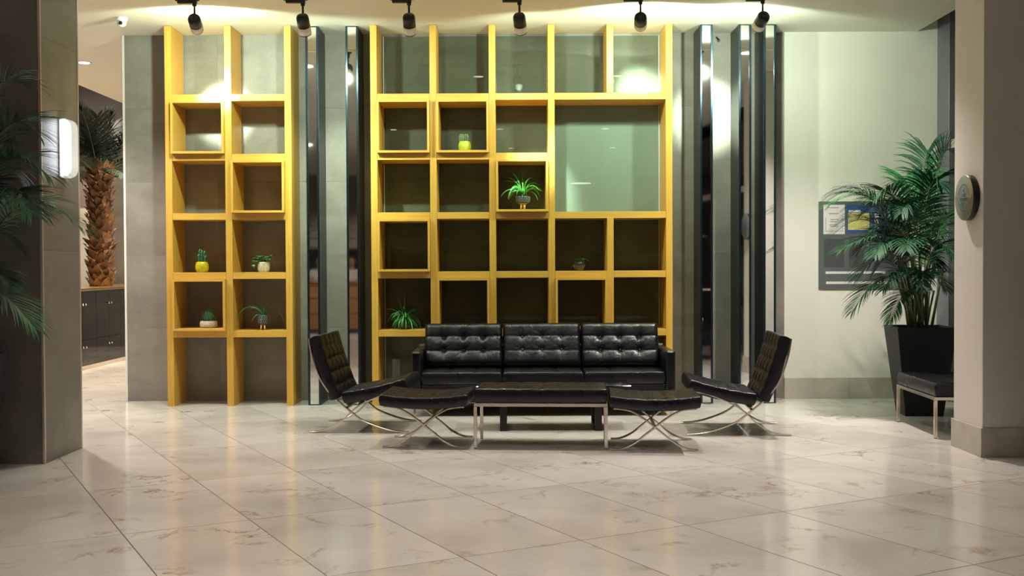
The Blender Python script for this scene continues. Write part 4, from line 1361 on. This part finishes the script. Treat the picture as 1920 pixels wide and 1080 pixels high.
body_ch = [[(pel, (.12, .085)), (sp1, (.105, .075)), (chs, (.125, .085)), (nkb, (.065, .055)), (nck, (.045, .045)), ((0, .015, 1.40), (.062, .07)), ((0, .01, 1.47), (.07, .082)), ((0, .0, 1.525), (.05, .06))],
           [((0, .015, 1.40), (.062, .07)), ((0, .085, 1.385), (.028, .02))]]
shirt_ch = [[((0, .0, .78), (.135, .10)), ((0, .004, .95), (.122, .09)), ((0, 0, 1.15), (.142, .10)), ((0, -.005, 1.255), (.085, .068)), ((0, -.002, 1.295), (.056, .056))]]
trs_ch = [[((0, 0, .82), (.125, .09)), ((0, 0, .76), (.125, .095))]]
for sx in (-1, 1):
    sh, el_, wr = (sx * .16, -.005, 1.235), (sx * .225, .06, 1.0), (sx * .16, .31, 1.075)
    arm_ = [((0, 0, 1.15), (.125, .085)), (sh, .05), (el_, .037), (wr, .026), ((sx * .15, .37, 1.078), (.036, .016))]
    body_ch.append(arm_)
    pm = (sx * .15, .37, 1.078)
    for k, (dx, ln_) in enumerate(((-.030, .062), (-.010, .072), (.010, .068), (.028, .052))):
        b_ = (sx * .15 + dx, .40, 1.078)
        body_ch.append([(pm, (.036, .016)), (b_, .0095), ((b_[0] + dx * .1, .40 + ln_ * .55, 1.082), .0085), ((b_[0] + dx * .15, .40 + ln_, 1.074), .007)])
    body_ch.append([(pm, (.036, .016)), ((sx * .15 - sx * .045, .375, 1.078), .0105), ((sx * .15 - sx * .062, .405, 1.076), .008)])
    hip, kn, an = (sx * .085, 0, .74), (sx * .09, .02, .42), (sx * .09, -.02, .07)
    body_ch.append([(pel, (.12, .085)), (hip, .075), (kn, .05), (an, .034), ((sx * .095, .10, .032), (.036, .028))])
    shirt_ch.append([((0, 0, 1.15), (.142, .10)), (sh, .066), ((sx * .20, .032, 1.095), .056)])
    trs_ch.append([((0, 0, .76), (.125, .095)), (hip, .088), (kn, .066), ((sx * .09, -.018, .09), .05)])
skinned('body', body_ch, 'skin', pr_)
skinned('polo_shirt', shirt_ch, 'shirt_white', pr_)
skinned('trousers', trs_ch, 'trouser_black', pr_)
skinned('hair', [[((0, -.055, 1.43), (.055, .035)), ((0, -.04, 1.49), (.072, .06)), ((0, -.005, 1.535), (.066, .045)), ((0, .05, 1.53), (.05, .02))]], 'hair_black', pr_)
for sx in (-1, 1):
    lathe('eye', [(.002, -.008), (.009, 0), (.002, .008)], 'hair_black', pr_, (sx * .03, .083, 1.452), 10, None, (R(90), 0, 0))
    tube('ear', [(sx * .072, .0, 1.47), (sx * .082, -.01, 1.45), (sx * .074, 0, 1.42)], [.008, .012, .007], 'skin', pr_, 8)
    lathe('shoe', [(.045, 0), (.052, .02), (.045, .055), (.03, .075)], 'black_metal', pr_, (sx * .092, .03, 0), 16).scale = (.9, 2.3, 1)
tube('nose', [(0, .085, 1.455), (0, .102, 1.425), (0, .088, 1.412)], [.007, .013, .008], 'skin', pr_, 8)
tube('mouth', [(-.024, .088, 1.392), (0, .095, 1.389), (.024, .088, 1.392)], .005, 'print_brown', pr_, 6)
place(pr_, (-3.72, -1.78, 0), R(-4))
